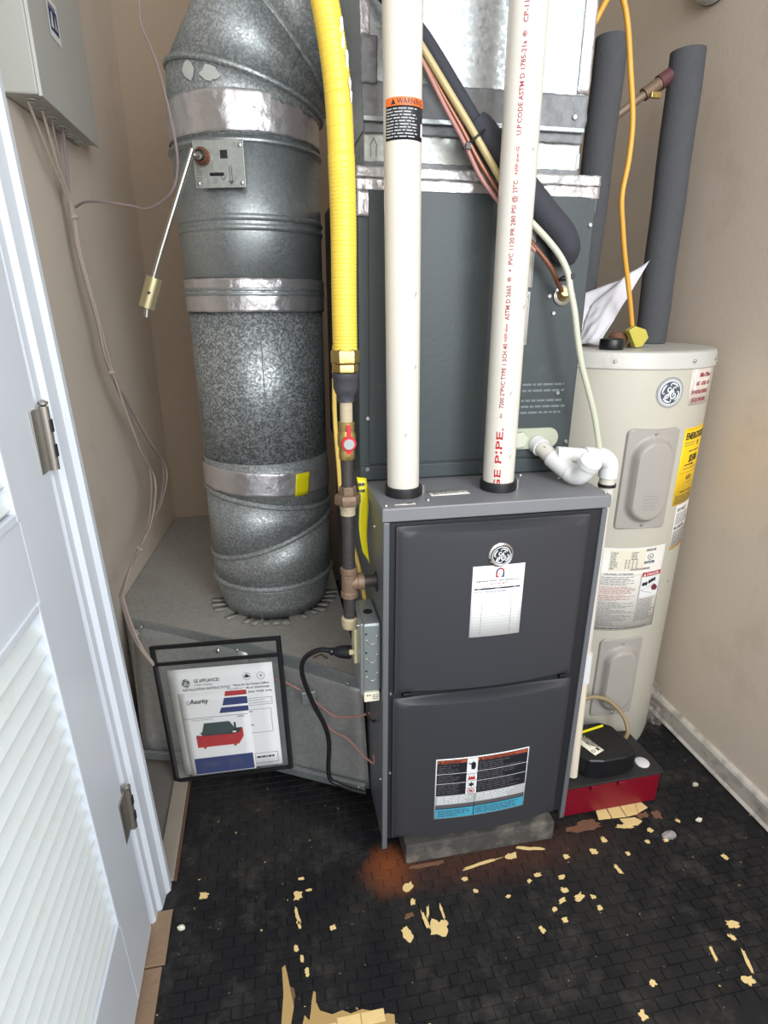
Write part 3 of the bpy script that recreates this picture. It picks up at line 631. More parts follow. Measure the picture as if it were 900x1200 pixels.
# ============================================================ ROUND RETURN DUCT
DX, DY, DRR = -.205, .665, .172
DU = thing('round_duct', 'fat round galvanised return duct rising into an elbow', 'duct', (DX, DY, .36))
def ring(z, a=0, b_=0, r=DRR): return lambda th: Vector((DX+r*math.cos(th), DY+r*math.sin(th), z+a*math.cos(th)+b_*math.sin(th)))
def loft(name, rings, m, parent, seg=64, solid=.0012):
    mb = MB(); vs_ = []
    for g in rings: vs_ += [g(2*PI*i/seg) for i in range(seg)]
    mb.add(vs_, [(j*seg+i, j*seg+(i+1) % seg, (j+1)*seg+(i+1) % seg, (j+1)*seg+i) for j in range(len(rings)-1) for i in range(seg)])
    o = mb.build(name, m, parent, solid=solid); return o
def bead(z, a=0, b_=0, r=DRR, h=.0035, parent=DU):
    mb = MB(); vs_ = []; seg = 64; prf = [(-.008, 0), (-.005, h*.6), (-.002, h), (.002, h), (.005, h*.6), (.008, 0)]
    for dz, dr in prf: vs_ += [ring(z+dz, a, b_, r+dr)(2*PI*i/seg) for i in range(seg)]
    mb.add(vs_, [(j*seg+i, j*seg+(i+1) % seg, (j+1)*seg+(i+1) % seg, (j+1)*seg+i) for j in range(len(prf)-1) for i in range(seg)]); return mb.build('bead', m_bead, parent)
m_bead = galv_duct
loft('duct_section', [ring(.3625, r=.150), ring(.40, r=.160), ring(.45, r=.171), ring(.464)], galv_duct, DU)
loft('duct_section', [ring(.464), ring(.587, .055, 0)], galv_duct, DU)
loft('duct_section', [ring(.587, .055, 0), ring(.705, -.03, 0)], galv_duct, DU)
loft('duct_section', [ring(.705, -.03, 0, .171), ring(.82, r=.171)], galv_duct, DU)
lab(loft('duct_section', [ring(.80, r=.1695), ring(1.20, r=.1695)], galv_sp, DU), 'strongly spangled middle section')
m_bead = galv_s
lab(loft('damper_section', [ring(1.20), ring(1.545)], galv_s, DU), 'smooth section carrying the damper')
for z in (1.388, 1.368, 1.238, 1.228): bead(z, h=.0045)
bead(1.535, h=.008)
m_bead = galv_duct
bead(.464, h=.007); bead(.587, .055, 0, h=.006); bead(.705, -.03, 0, h=.006)
loft('duct_section', [ring(1.545, r=.171), ring(1.635, r=.171)], galv_duct, DU)
def foilband(z0, z1, seed, amp=.0022, a=0, parent=DU):
    seg = 140; nz = max(6, int((z1-z0)/.006)); mb = MB()
    def f(s_, t):
        th = 2*PI*s_; z = z0+(z1-z0)*t+a*math.cos(th)+.002*noise.noise(Vector((th*6, seed, t)))
        q = abs(noise.noise(Vector((th*7, z*45, seed))))+.5*max(0, noise.noise(Vector((th*16, z*8, seed+4))))
        r = DRR+.0022+q*amp; return (DX+r*math.cos(th), DY+r*math.sin(th), z)
    return mb.grid(f, seg, nz).build('foil_tape', foil_m, parent, solid=.0005)
lab(foilband(1.550, 1.628, 2, .0035), 'upper band of wrinkled foil tape')
lab(foilband(1.188, 1.262, 6), 'middle band of wrinkled foil tape')
lab(foilband(.733, .797, 9, a=-.010), 'lower band of wrinkled foil tape')
yt = MB().grid(lambda s_, t: ring(.728+.06*t, r=.1775)(math.radians(-67.5+14*s_+2*t)), 8, 4).build('yellow_tape', yel_tape, DU, solid=.0006)
# elbow gores, bending to the right over the top
BCx, BCz, BR = .03, 1.60, .235
def jr(phi, r=.1735, kk=1/math.cos(math.radians(15))):
    p_ = math.radians(phi); e = Vector((-math.cos(p_), 0, math.sin(p_))); c_ = Vector((BCx, DY, BCz))+e*BR
    return lambda th: c_+e*(-r*kk*math.cos(th))+Vector((0, 1, 0))*(r*math.sin(th))
def jbead(phi):
    f0 = jr(phi); pts = [f0(2*PI*i/64) for i in range(65)]; return MB().tube(pts, .0062, 8, cap=False).build('bead', galv_duct, DU)
loft('elbow_gore', [ring(1.60, r=.1735), jr(15)], galv_duct, DU); loft('elbow_gore', [jr(15), jr(45)], galv_duct, DU); loft('elbow_gore', [jr(45), jr(75)], galv_duct, DU)
loft('elbow_gore', [jr(75), lambda th: Vector((.36, DY+.1735*math.sin(th), BCz+BR-.1735*math.cos(th)))], galv_duct, DU)
for q in (15, 45, 75): jbead(q)
MB().tube([jr(17)(math.radians(-62)), jr(44)(math.radians(-62))], .0012, 6).build('gore_seam', recess_m, DU)
MB().tube([ring(.83, r=.1705)(math.radians(-88)), ring(1.185, r=.1705)(math.radians(-88))], .0012, 6).build('section_seam', galv_s, DU)
for i, (a, z, s_) in enumerate(((-128, 1.665, .016), (-112, 1.655, .022), (-107, 1.65, .012))):
    rd = random.Random(i); pts = [(s_*(.6+.5*rd.random())*math.cos(q*PI/5), s_*(.6+.5*rd.random())*math.sin(q*PI/5)*(1.3 if i == 0 else .7)) for q in range(10)]
    k = Ink().poly(pts, mat('old_white_sealant', rgb(176, 180, 174), .7)); k.build('sealant_smear', cyl_map(DX, DY, .1745, a, z), DU)
# folded tabs round the foot
for i in range(19):
    th = math.radians(-178+i*9.7+random.uniform(-1, 1))
    if -150 < math.degrees(th) < -125 and i % 2: continue
    if -78 < math.degrees(th) < -66: continue
    r0 = .150; r1 = .180+.012*random.random(); w_ = random.uniform(.009, .0125)
    e = Vector((math.cos(th), math.sin(th), 0)); q = Vector((-math.sin(th), math.cos(th), 0)); b0 = Vector((DX, DY, .3612+.001*(i % 2)))
    mb = MB(); mb.add([b0+e*r0-q*w_, b0+e*r0+q*w_, b0+e*r1+q*w_+Vector((0, 0, .003)), b0+e*r1-q*w_+Vector((0, 0, .003))], [(0, 1, 2, 3)]); mb.build('collar_tab', galv_dirty, DU, solid=.0012)
# damper plate, hub, pointer
ang = math.radians(-107); e = Vector((math.cos(ang), math.sin(ang), 0)); q = Vector((-math.sin(ang), math.cos(ang), 0)); z_ = Vector((0, 0, 1))
pc = Vector((DX, DY, 1.487))+e*(DRR+.013)
def onp(a, b_, d=0): return pc+q*a+z_*b_+e*d
def pbox(name, a0, a1, b0, b1, d0, d1, m, parent, bevel=.001):
    mb = MB(); mb.add([onp(a, b_, d) for d in (d0, d1) for b_ in (b0, b1) for a in (a0, a1)], [(0, 2, 3, 1), (4, 5, 7, 6), (0, 1, 5, 4), (2, 6, 7, 3), (0, 4, 6, 2), (1, 3, 7, 5)]); return mb.build(name, m, parent, bevel=bevel)
pbox('damper_box', -.050, .040, -.038, .038, -.018, -.001, galv_s, DU)
PT_ = pbox('damper_plate', -.060, .052, -.045, .045, -.001, .001, galv_pale, DU)
pbox('slot', .000, .016, .010, .026, .0008, .0014, recess_m, PT_, 0)
for a, b_ in ((.044, .034), (.044, -.036), (-.052, -.036)): MB().lathe([(.004, 0), (.004, .002), (.002, .003)], onp(a, b_, .001), e, 10).build('screw', zinc, PT_)
pbox('pointer', -.026, .006, -.022, -.016, .001, .003, black_p, PT_)
k = Ink(); k.line(.018, -.004, .018, -.032, .0016, ink_dg); k.line(.023, -.004, .023, -.032, .0016, ink_dg); k.poly([(.014, -.032), (.027, -.032), (.0205, -.040)], ink_dg)
k.line(-.010, -.016, .004, -.030, .0012, ink_dg); k.line(.004, -.030, .010, -.022, .0012, ink_dg); k.words(-.056, -.038, -.042, -.012, 5, ink_g, 1, seed=51, cw=.005); k.build('plate_marks', lambda x, y, l: onp(x, y, .0012+.0003*l), PT_)
hub = MB().lathe([(.017, 0), (.017, .012), (.014, .016), (.010, .016), (.009, .006)], onp(-.038, .014, .001), e, 24).build('hub_ring', copper_m, DU)
MB().lathe([(.011, 0), (.011, .020), (.006, .024)], onp(-.038, .014, .001), e, 16).build('hub_bush', black_r, DU)
lv = thing('damper_lever', 'bent metal lever rod with brass weight on the duct damper', 'lever', (-.29, .47, 1.48))
pA = onp(-.038, .014, .025)
MB().tube([pA, (-.300, .435, 1.488), (-.313, .425, 1.490), (-.318, .421, 1.480), (-.417, .42, 1.251), (-.438, .42, 1.179)], .0056, 10, sub=4).build('rod', satin, lv)
d_ = (Vector((-.438, .42, 1.179))-Vector((-.318, .421, 1.48))).normalized()
MB().lathe([(.0165, -.032), (.0165, .032)], Vector((-.4235, .42, 1.228)), d_, 28).build('weight', mat('pale_brass', rgb(184, 174, 136), .35, metal=.7, var=.1, vscale=40), lv)
MB().lathe([(.003, 0), (.003, .003)], Vector((-.4235, .4035, 1.228)), (0, -1, 0), 10).build('set_screw', recess_m, lv)

# ============================================================ RETURN BOX (duct boot on the floor)
RB = thing('return_duct_box', 'low dusty galvanised duct box on the floor left of the furnace', 'duct box', (-.3, .8, .0))
def wl2(y): return lwall(y)+.004
top = [(-.615, .598), (-.286, .408), (-.012, .199), (-.012, .60), (-.012, 1.44), (wl2(1.44), 1.44), (wl2(.70), .70)]
lab(MB().prism(top, .350, .360).build('top_sheet', galv_dirty, RB, smooth=False), 'dusty top sheet')
botm = [(-.592, .425), (-.292, .335), (-.003, .152)]
def facep(name, A_, B_, A0, B0, m):
    f = MB().grid(lambda s_, t: Vector(A0).lerp(Vector(B0), s_).lerp(Vector(A_).lerp(Vector(B_), s_), t), 10, 8)
    return f.build(name, m, RB, solid=.003)
lab(facep('front_sheet', (-.615, .598, .350), (-.286, .408, .350), (*botm[0], .03), (*botm[1], .035), galv_face), 'left front sheet behind the document pouch')
lab(facep('front_sheet', (-.286, .408, .350), (-.012, .199, .350), (*botm[1], .035), (*botm[2], .062), galv_face), 'right front sheet beside the furnace')
facep('side_sheet', (wl2(.70), .70, .35), (-.615, .598, .350), (wl2(.70), .70, .02), (*botm[0], .03), galv_face)
# folded flange along the top edge and the foot
def flange(name, P, h, d, m, dz=0):
    mb = MB()
    for a, b_ in zip(P[:-1], P[1:]):
        a = Vector(a); b_ = Vector(b_); t = (b_-a).normalized(); nn = Vector((t.y, -t.x, 0))*d
        mb.add([a, b_, b_+nn, a+nn, a+Vector((0, 0, -h)), b_+Vector((0, 0, -h)), b_+nn+Vector((0, 0, -h)), a+nn+Vector((0, 0, -h))], [(0, 1, 2, 3), (7, 6, 5, 4), (0, 4, 5, 1), (1, 5, 6, 2), (2, 6, 7, 3), (3, 7, 4, 0)])
    return mb.build(name, m, RB, bevel=.001)
flange('top_flange', [(-.615, .596, .362), (-.286, .406, .362), (-.012, .197, .362)], .034, .004, galv_s)
flange('foot_flange', [(*botm[0], .042), (*botm[1], .045)], .024, .010, galv_s)
flange('foot_flange', [(*botm[1], .052), (-.01, .155, .078)], .022, .012, galv_s)
for x, y, z in ((-.585, .574, .345), (-.375, .452, .343), (-.315, .418, .335), (-.045, .217, .335), (-.03, .160, .068)): screw(RB, (x, y-.004, z), (-.4, -1, 0), .005)
MB().box(-.156, -.120, .254, .274, .258, .294).build('wire_clamp', galv_s, RB, bevel=.002)
tag_ = MB().tube([(-.12, .30, .362), (-.10, .31, .364), (-.085, .29, .363)], .002, 6).build('dirt_scrap', brown_m, RB)

# ============================================================ GAS LINE
GX, GY = -.0555, .074
GL = thing('gas_pipe', 'black iron gas pipe with union, tee and red valve left of furnace', 'pipe', (GX, GY, .577))
def gp(name, prof, m, z=0, seg=24): return MB().lathe(prof, (GX, GY, z), seg=seg).build(name, m, GL)
gp('drip_leg', [(.0125, .600), (.0125, .665)], iron_m)
gp('end_cap', [(.012, .577), (.016, .579), (.0175, .585), (.0175, .600), (.015, .603)], dope_m)
gp('tee_fitting', [(.015, .648), (.0175, .650), (.0175, .660), (.0155, .662), (.0155, .700), (.0175, .702), (.0175, .712), (.015, .714)], rust_m)
MB().lathe([(.0155, 0), (.0155, .014), (.0175, .015), (.0175, .027), (.012, .028)], (GX+.002, GY, .680), (1, 0, 0), 24).build('tee_branch', rust_m, GL)
MB().lathe([(.0125, 0), (.0125, .032)], (GX+.026, GY, .680), (1, 0, 0), 24).build('stub_pipe', iron_m, GL)
gp('riser_pipe', [(.0125, .714), (.0125, .835)], iron_m)
gp('union', [(.0145, .825), (.0145, .838), (.016, .840), (.016, .846)], dope_m)
gp('union_nut', [(.0235, .846), (.025, .848), (.025, .864), (.0235, .866)], rust_m, seg=6)
gp('union_nut', [(.0165, .866), (.0165, .880), (.0145, .882)], rust_m, seg=6)
gp('riser_pipe', [(.0115, .882), (.0115, .935)], iron_m)
gp('ball_valve', [(.0135, .934), (.015, .936), (.015, .950), (.014, .953), (.017, .962), (.017, .980), (.014, .988), (.015, .991), (.015, 1.003), (.0125, 1.004)], brass_m)
h = MB(); h.lathe([(.0135, 0), (.0135, .004), (.012, .0055)], (GX+.001, GY-.018, .967), (0, -1, 0), 24)
h.box(GX-.0025, GX+.0045, GY-.024, GY-.018, .977, 1.001); h.box(GX-.003, GX+.005, GY-.022, GY-.018, .948, .956)
lab(h.build('valve_handle', red_m, GL), 'red valve handle')
MB().lathe([(.0095, 0), (.0095, .001)], (GX+.001, GY-.0240, .967), (0, -1, 0), 24).build('handle_nut', zinc, GL)
gp('nipple', [(.0115, 1.004), (.0115, 1.042)], dope_m)
gp('reducer', [(.0135, 1.040), (.0155, 1.041), (.0155, 1.050), (.019, 1.056), (.0225, 1.066), (.0225, 1.080), (.024, 1.082), (.024, 1.090), (.021, 1.091)], iron_g)
HS = thing('gas_hose', 'bright yellow corrugated gas hose hanging beside white vent pipes', 'hose', (GX, GY, 1.09))
def hp(name, prof, m, seg): return MB().lathe(prof, (GX, GY, 0), seg=seg).build(name, m, HS)
hp('lower_nut', [(.021, 1.091), (.0235, 1.093), (.0235, 1.104), (.022, 1.106)], brass_m, 6)
hp('upper_nut', [(.0235, 1.107), (.0255, 1.109), (.0255, 1.127), (.0235, 1.130), (.021, 1.133)], brass_m, 6)
path = spline([Vector(p) for p in ((GX, GY, 1.125), (GX, GY, 1.22), (-.0545, GY, 1.32), (-.0556, GY, 1.404), (-.0604, GY, 1.517), (-.0765, GY, 1.619), (-.105, GY+.01, 1.73))], 48)
radii = []; acc = 0
for i, P_ in enumerate(path):
    if i: acc += (P_-path[i-1]).length
    radii.append(.0207+.00045*math.sin(acc*2*PI/.0055)+(.0006 if acc < .3 else 0))
sl = MB().tube(path, radii, 24).build('sleeve', hose_m, HS)
for i, (z, a, s_) in enumerate(((1.585, -22, .014), (1.565, -28, .010), (1.545, -18, .014), (1.515, -22, .009), (1.50, -14, .010))):
    rd = random.Random(i+9); pts = [(s_*.45*(.5+.7*rd.random())*math.cos(q_*PI/5), s_*(.6+.6*rd.random())*math.sin(q_*PI/5)) for q_ in range(10)]
    cxh = -.0604-(z-1.517)*.155 if z > 1.517 else -.0598
    Ink().poly(pts, ink_w).build('paint_splash', cyl_map(cxh, GY, .0222, a-20, z), sl)
tag(MB().tube([(-.060, .19, 1.13), (-.063, .19, 1.007), (-.058, .19, .90), (-.050, .19, .789), (-.026, .16, .688), (-.014, .15, .614), (-.010, .12, .560)], .0045, 8, sub=6).build('yellow_cable', mat('pale_yellow_cable', rgb(222, 190, 96), .4)), 'thin pale yellow cable running down behind the iron gas pipe', 'cable')
ytg = MB().grid(lambda s_, t: Vector((-.026, .15, .875)).lerp(Vector((-.006, .150, .872)), s_).lerp(Vector((-.021+.006*s_, .125, .72)).lerp(Vector((-.006, .125, .69)), s_), t)+Vector((.003*math.sin(t*7), .003*math.cos(t*5), 0)), 4, 14).build('warning_tag', yel_tape, solid=.0008)
tag(ytg, 'long yellow tag hanging between gas pipe and furnace side', 'tag')
Ink().words(-.024, .842, -.008, .868, 2, ink_k, 1, seed=3, cw=.006).build('lettering', lambda x, y, l: (x, .1465-(.875-y)*.16, y), ytg)

# ============================================================ JUNCTION BOX, CORD, WIRES
JB = thing('junction_box', 'small galvanised electrical box on the left side of the furnace', 'electrical box', (-.02, .07, .44))
bx('box_body', (-.037, -.001, .020, .125, .452, .612), steelbox, JB, bevel=.005, seg=3)
bx('cover_plate', (-.043, -.037, .016, .129, .448, .616), steelbox, JB, bevel=.003, seg=3)
MB().lathe([(.010, 0), (.010, .0006)], (-.019, .070, .612), (0, 0, 1), 24).build('top_knockout', recess_m, JB)
for i, z in enumerate((.578, .535, .492)):
    MB().tube([(-.019+.011*math.cos(a), .0192, z+.013*math.sin(a)) for a in [PI*1.05+PI*1.1*i_/12 for i_ in range(13)]], .0012, 6).build('knockout', zinc, JB)
    MB().lathe([(.0022, 0), (.0022, .0006)], (-.031, .0198, z+.012), (0, -1, 0), 8).build('small_hole', recess_m, JB)
for y in (.04, .105): MB().lathe([(.0035, 0), (.0035, .003)], (-.043, y, .60), (-1, 0, 0), 8).build('screw', zinc, JB)
bx('cover_switch', (-.050, -.043, .055, .095, .500, .580), ivory, JB, bevel=.002)
bx('switch_toggle', (-.060, -.050, .058, .066, .520, .530), ivory, JB, bevel=.002)
rl_ = thing('relay_block', 'small cream relay block hanging under the electrical box', 'relay', (-.02, .05, .43))
bx('relay_body', (-.036, -.004, .018, .060, .430, .4515), cream_l, rl_, bevel=.001)
Ink().rect(-.031, .4445, -.028, .4475, ink_k).rect(-.026, .4445, -.023, .4475, ink_k).words(-.019, .434, -.006, .448, 3, ink_dg, 1, seed=4, cw=.004).build('lettering', lambda x, y, l: (x, .0176, y), rl_)
CR = thing('plug_lead', 'black power cord plugged into the box and looping down the duct', 'cord', (-.1, .17, .3))
MB().tube([(-.093, .105, .505), (-.120, .12, .500), (-.150, .14, .468), (-.155, .15, .42), (-.134, .16, .335), (-.108, .165, .262), (-.099, .168, .206), (-.103, .165, .13), (-.098, .16, .100), (-.08, .155, .088), (-.045, .15, .068), (-.014, .145, .058)], .0056, 12, sub=8).build('cable', black_r, CR)
MB().lathe([(.007, 0), (.009, .004), (.007, .008), (.010, .012), (.0135, .022), (.0145, .036), (.0145, .046)], (-.096, .103, .5055), (1, -.35, .05), 16).build('plug', black_p, CR)
for nm, lb, pts, m in (('thermostat_wire', 'pink thermostat wire sagging from the clamp to the furnace side', [(-.002, .14, .302), (-.03, .155, .285), (-.075, .19, .262), (-.105, .222, .265), (-.136, .262, .277), (-.19, .295, .30), (-.24, .33, .30)], wire_pk),
                       ('thermostat_wire', 'lower rose wire making a wavy loop into the furnace side', [(-.002, .10, .215), (-.002, .10, .19), (-.02, .12, .195), (-.055, .165, .215), (-.085, .20, .212), (-.11, .235, .23), (-.136, .26, .265)], wire_pk),
                       ('relay_wire', 'thin dark wire dropping from the relay block', [(-.024, .04, .430), (-.026, .045, .40), (-.022, .06, .36), (-.008, .07, .335), (-.002, .09, .32)], iron_m)):
    tag(MB().tube(pts, .0024, 6, sub=8).build(nm, m), lb, 'wire')

# ============================================================ PVC VENT PIPES
def vent(cx0, cx1, cy, label, r=.0305, ztop=2.4):
    t = thing('vent_pipe', label, 'pipe', (cx0, cy, .8585))
    ax = lambda z: cx0+(cx1-cx0)*(z-.86)/.78
    pipe = MB().tube([(ax(z), cy, z) for z in (.868, 1.2, 1.6, 2.0, ztop)], r, 48).build('pipe', pvc_m, t)
    MB().lathe([(.0355, 0), (.0355, .012), (.0345, .018), (r+.0002, .018)], (ax(.86), cy, .8588), seg=40).build('collar', black_r, t)
    MB().lathe([(.003, 0), (.003, .02)], (ax(.86)+.0365, cy-.012, .8588), seg=8).build('collar_clip', zinc, t)
    return t, pipe, ax
V1, p1, ax1 = vent(.0535, .040, .078, 'left white vent pipe with orange and black warning sticker')
V2, p2, ax2 = vent(.2475, .240, .078, 'right white vent pipe printed with red lettering')
# warning sticker wrapped on the left pipe
zc = 1.444
ws = MB().grid(lambda s_, t: cyl_map(ax1(1.47), .078, .0307, -90, zc, .0)((s_-.5)*.074, t*.056, 0), 24, 3).build('warning_sticker', ink_k, V1, solid=.0004)
k = Ink(); k.rect(-.037, .045, .037, .056, ink_o, 1, .003); k.poly([(-.026, .0465), (-.018, .0465), (-.022, .0545)], ink_k, 2); k.text('WARNING', -.016, .0468, .0075, ink_k, 2, width=.044)
k.words(-.034, .002, .020, .043, 10, ink_lg, 2, seed=60, cw=.009, rag=.25, fill=.36); k.rect(.026, .006, .033, .024, ink_w, 2, .003)
k.build('lettering', cyl_map(ax1(1.47), .078, .0311, -90, zc, .0003), ws)
# red print running up the right pipe
k = Ink(); z = .0
def run(t, z, h, m=ink_rd, sp=.012, wd=None):
    vs_, fs, a, b_ = textmesh(t); wdt = wd or (b_-a)*h/.72*1.12; k.text(t, z, -h/2, h, m, 1, width=wdt); return z+wdt+sp
for t, za, zb_, h, m_ in (('GE PIPE.', .862, .986, .0125, ink_r), ('Am', 1.004, 1.013, .005, ink_rd), ('7200 2"PVC TYPE 1 SCH 40', 1.023, 1.138, .0075, ink_rd), ('NSF-dwv', 1.142, 1.172, .005, ink_r), ('ASTM D 2665', 1.178, 1.235, .0075, ink_rd),
        ('®', 1.241, 1.249, .006, ink_rd), ('PVC 1120 PR 280 PSI @', 1.268, 1.373, .0075, ink_rd), ('23°C', 1.377, 1.395, .0075, ink_rd), ('NSF-pw-G', 1.404, 1.443, .005, ink_r), ('U.P.CODE ASTM D 1785-21a', 1.459, 1.583, .0072, ink_rd),
        ('®', 1.588, 1.596, .006, ink_rd), ('CP-110', 1.606, 1.640, .0072, ink_rd), ('7200 2"PVC TYPE 1 SCH 40', 1.66, 1.775, .0075, ink_rd)):
    k.text(t, za-.882, -h/2, h, m_, 1, width=zb_-za)
k.disc(1.259-.882, 0, .0018, ink_rd, 1, 10)
def upm(x, y, l):
    zz = .882+x; a = math.radians(-118)-y/.0305; r = .0307+.0003*l; return (ax2(zz)+r*math.cos(a), .078+r*math.sin(a), zz)
k.build('lettering', upm, p2)
for pp, ax, L_ in ((p1, ax1, ((1.35, -95), (1.22, -60), (.98, -95), (1.10, -60))), (p2, ax2, ((.93, -75), (1.05, -90), (1.44, -70), (1.2, -60)))):
    for i, (z, a) in enumerate(L_):
        Ink().line(-.001, -.004, .001, .004, .0008, ink_g).line(.002, -.002, .003, .003, .0006, ink_g).build('scuff', cyl_map(ax(z), .078, .0306, a, z), pp)

# ============================================================ CONDENSATE DRAIN
CD = thing('condensate_drain', 'white condensate trap fittings from coil case over the furnace edge', 'drain pipe', (.34, .1, .93))
MB().tube([(.366, .168, .924), (.370, .150, .919)], .0195, 28).build('adaptor', pvcw, CD)
MB().tube([(.370, .150, .919), (.384, .118, .902)], .0165, 28).build('short_pipe', pvc_m, CD)
Ink().text('80 1/2', -.008, -.002, .005, ink_k).build('lettering', plane_map((.370, .128, .922), (.5, -.6, -.4), (.2, -.3, .9)), CD)
MB().tube([(.381, .122, .904), (.400, .082, .884)], .0195, 28).build('coupling', pvcw, CD)
MB().tube([(.398, .086, .886), (.411, .060, .879)], .0186, 28).build('tee_body', pvcw, CD)
MB().tube([(.400, .078, .883), (.407, .064, .880), (.412, .050, .888), (.415, .036, .910)], .0192, 28, sub=5).build('tee_branch', pvcw, CD)
MB().lathe([(.0195, -.004), (.022, -.002), (.022, .010), (.019, .013), (.012, .0138)], (.415, .036, .910), (.1, -.5, .8), 32).build('cap', pvcw, CD)
MB().tube([(.385, .110, .915), (.43, .100, .912), (.460, .100, .908)], .0155, 24).build('cross_pipe', pvcw, CD)
MB().tube([(.440, .100, .910), (.462, .100, .908), (.484, .100, .905), (.500, .100, .890), (.502, .100, .862)], .0195, 28, sub=5).build('elbow', pvcw, CD)
MB().tube([(.502, .100, .866), (.502, .100, .815)], .0160, 24).build('drop_pipe', pvc_m, CD)
MB().tube([(.502, .100, .82), (.499, .085, .40)], .0118, 24).build('drop_pipe', pvc_m, CD)
MB().tube([(.502, .099, .842), (.502, .099, .848)], .0185, 20).build('grommet', black_r, CD)
MB().tube([(.500, .086, .44), (.499, .082, .365)], .0160, 24).build('coupling', pvcw, CD)
MB().tube([(.499, .083, .38), (.493, .060, .103)], .0122, 24).build('drop_pipe', almond, CD)

# ============================================================ REFRIGERANT LINES
SL = thing('suction_line', 'thick black foam insulated suction line crossing behind white pipes', 'refrigerant line', (.34, .15, 1.3))
MB().tube([(-.03, .150, 1.72), (.014, .148, 1.677), (.055, .147, 1.642), (.094, .147, 1.608), (.145, .147, 1.548), (.192, .147, 1.491)], .0135, 20, sub=5).build('thin_insulation', foam_b, SL)
PTS = [(.184, .147, 1.500), (.244, .1455, 1.439), (.288, .1445, 1.398), (.334, .144, 1.355), (.363, .144, 1.329), (.378, .146, 1.306), (.381, .160, 1.292)]
nn = (len(PTS)-1)*6+1
MB().tube(PTS, [.020, .0245]+[.0262]*(nn-3)+[.025], 24, sub=6).build('thick_insulation', foam_b, SL)
def line_thing(nm, lb, cat, pts, r, m, sub=8, seg=10): return tag(MB().tube(pts, r, seg, sub=sub).build(nm, m), lb, cat)
line_thing('copper_tube', 'reddish copper line slanting down behind pipes to brass port', 'tube', [(.02, .130, 1.665), (.068, .128, 1.603), (.090, .128, 1.574), (.125, .128, 1.525), (.156, .127, 1.484), (.190, .125, 1.435), (.233, .122, 1.382), (.274, .124, 1.333), (.305, .128, 1.306), (.342, .130, 1.271), (.368, .140, 1.240), (.385, .155, 1.226)], .0048, copper_m)
line_thing('copper_tube', 'second thinner copper line just below the reddish one', 'tube', [(.02, .120, 1.650), (.068, .118, 1.590), (.090, .118, 1.560), (.125, .118, 1.508), (.157, .118, 1.464), (.191, .116, 1.410), (.233, .113, 1.364), (.274, .114, 1.320), (.302, .116, 1.296)], .0036, wire_pk)
line_thing('khaki_tube', 'khaki tube bundled against the black suction line', 'tube', [(.03, .122, 1.655), (.078, .122, 1.596), (.100, .121, 1.569), (.125, .120, 1.538), (.169, .119, 1.484), (.211, .116, 1.429), (.241, .114, 1.390), (.262, .113, 1.370)], .0062, tube_k)
line_thing('vinyl_tube', 'cloudy clear vinyl tube curving down in front of the coil case', 'tube', [(.249, .111, 1.375), (.284, .110, 1.345), (.320, .110, 1.316), (.348, .108, 1.288), (.365, .104, 1.259), (.371, .098, 1.229), (.382, .095, 1.192), (.396, .095, 1.138), (.411, .095, 1.090), (.432, .095, 1.040), (.452, .095, .989), (.471, .095, .926)], .0060, tube_c)
for i, (p_, lb) in enumerate((((.180, .133, 1.470), 'black zip tie round the slanting line bundle'), ((.372, .120, 1.252), 'small black zip tie near the brass port'))):
    t = MB(); q = Vector((.62, 0, -.78)) if i == 0 else Vector((.5, 0, -.86)); pp = q.cross(Vector((0, 1, 0))); c0 = Vector(p_); rr = .030 if i == 0 else .013
    t.tube([c0+pp*rr*math.cos(a)*(.75)+Vector((0, 1, 0))*.021*math.sin(a) for a in [2*PI*j/20 for j in range(21)]], .0022, 8, cap=False)
    t.box(c0.x-.004-(.016 if i == 0 else 0), c0.x+.004-(.016 if i == 0 else 0), c0.y-.025, c0.y-.018, c0.z-.004-(.016 if i == 0 else 0), c0.z+.005-(.016 if i == 0 else 0)); tag(t.build('zip_tie', black_p), lb, 'zip tie')
tag(MB().lathe([(.0105, 0), (.0125, .002), (.0125, .010), (.009, .014), (.008, .026)], (.393, .1708, 1.221), (-.25, -1, .25), 14).build('brass_port', brass_m), 'brass line port on the front of the coil case', 'fitting')

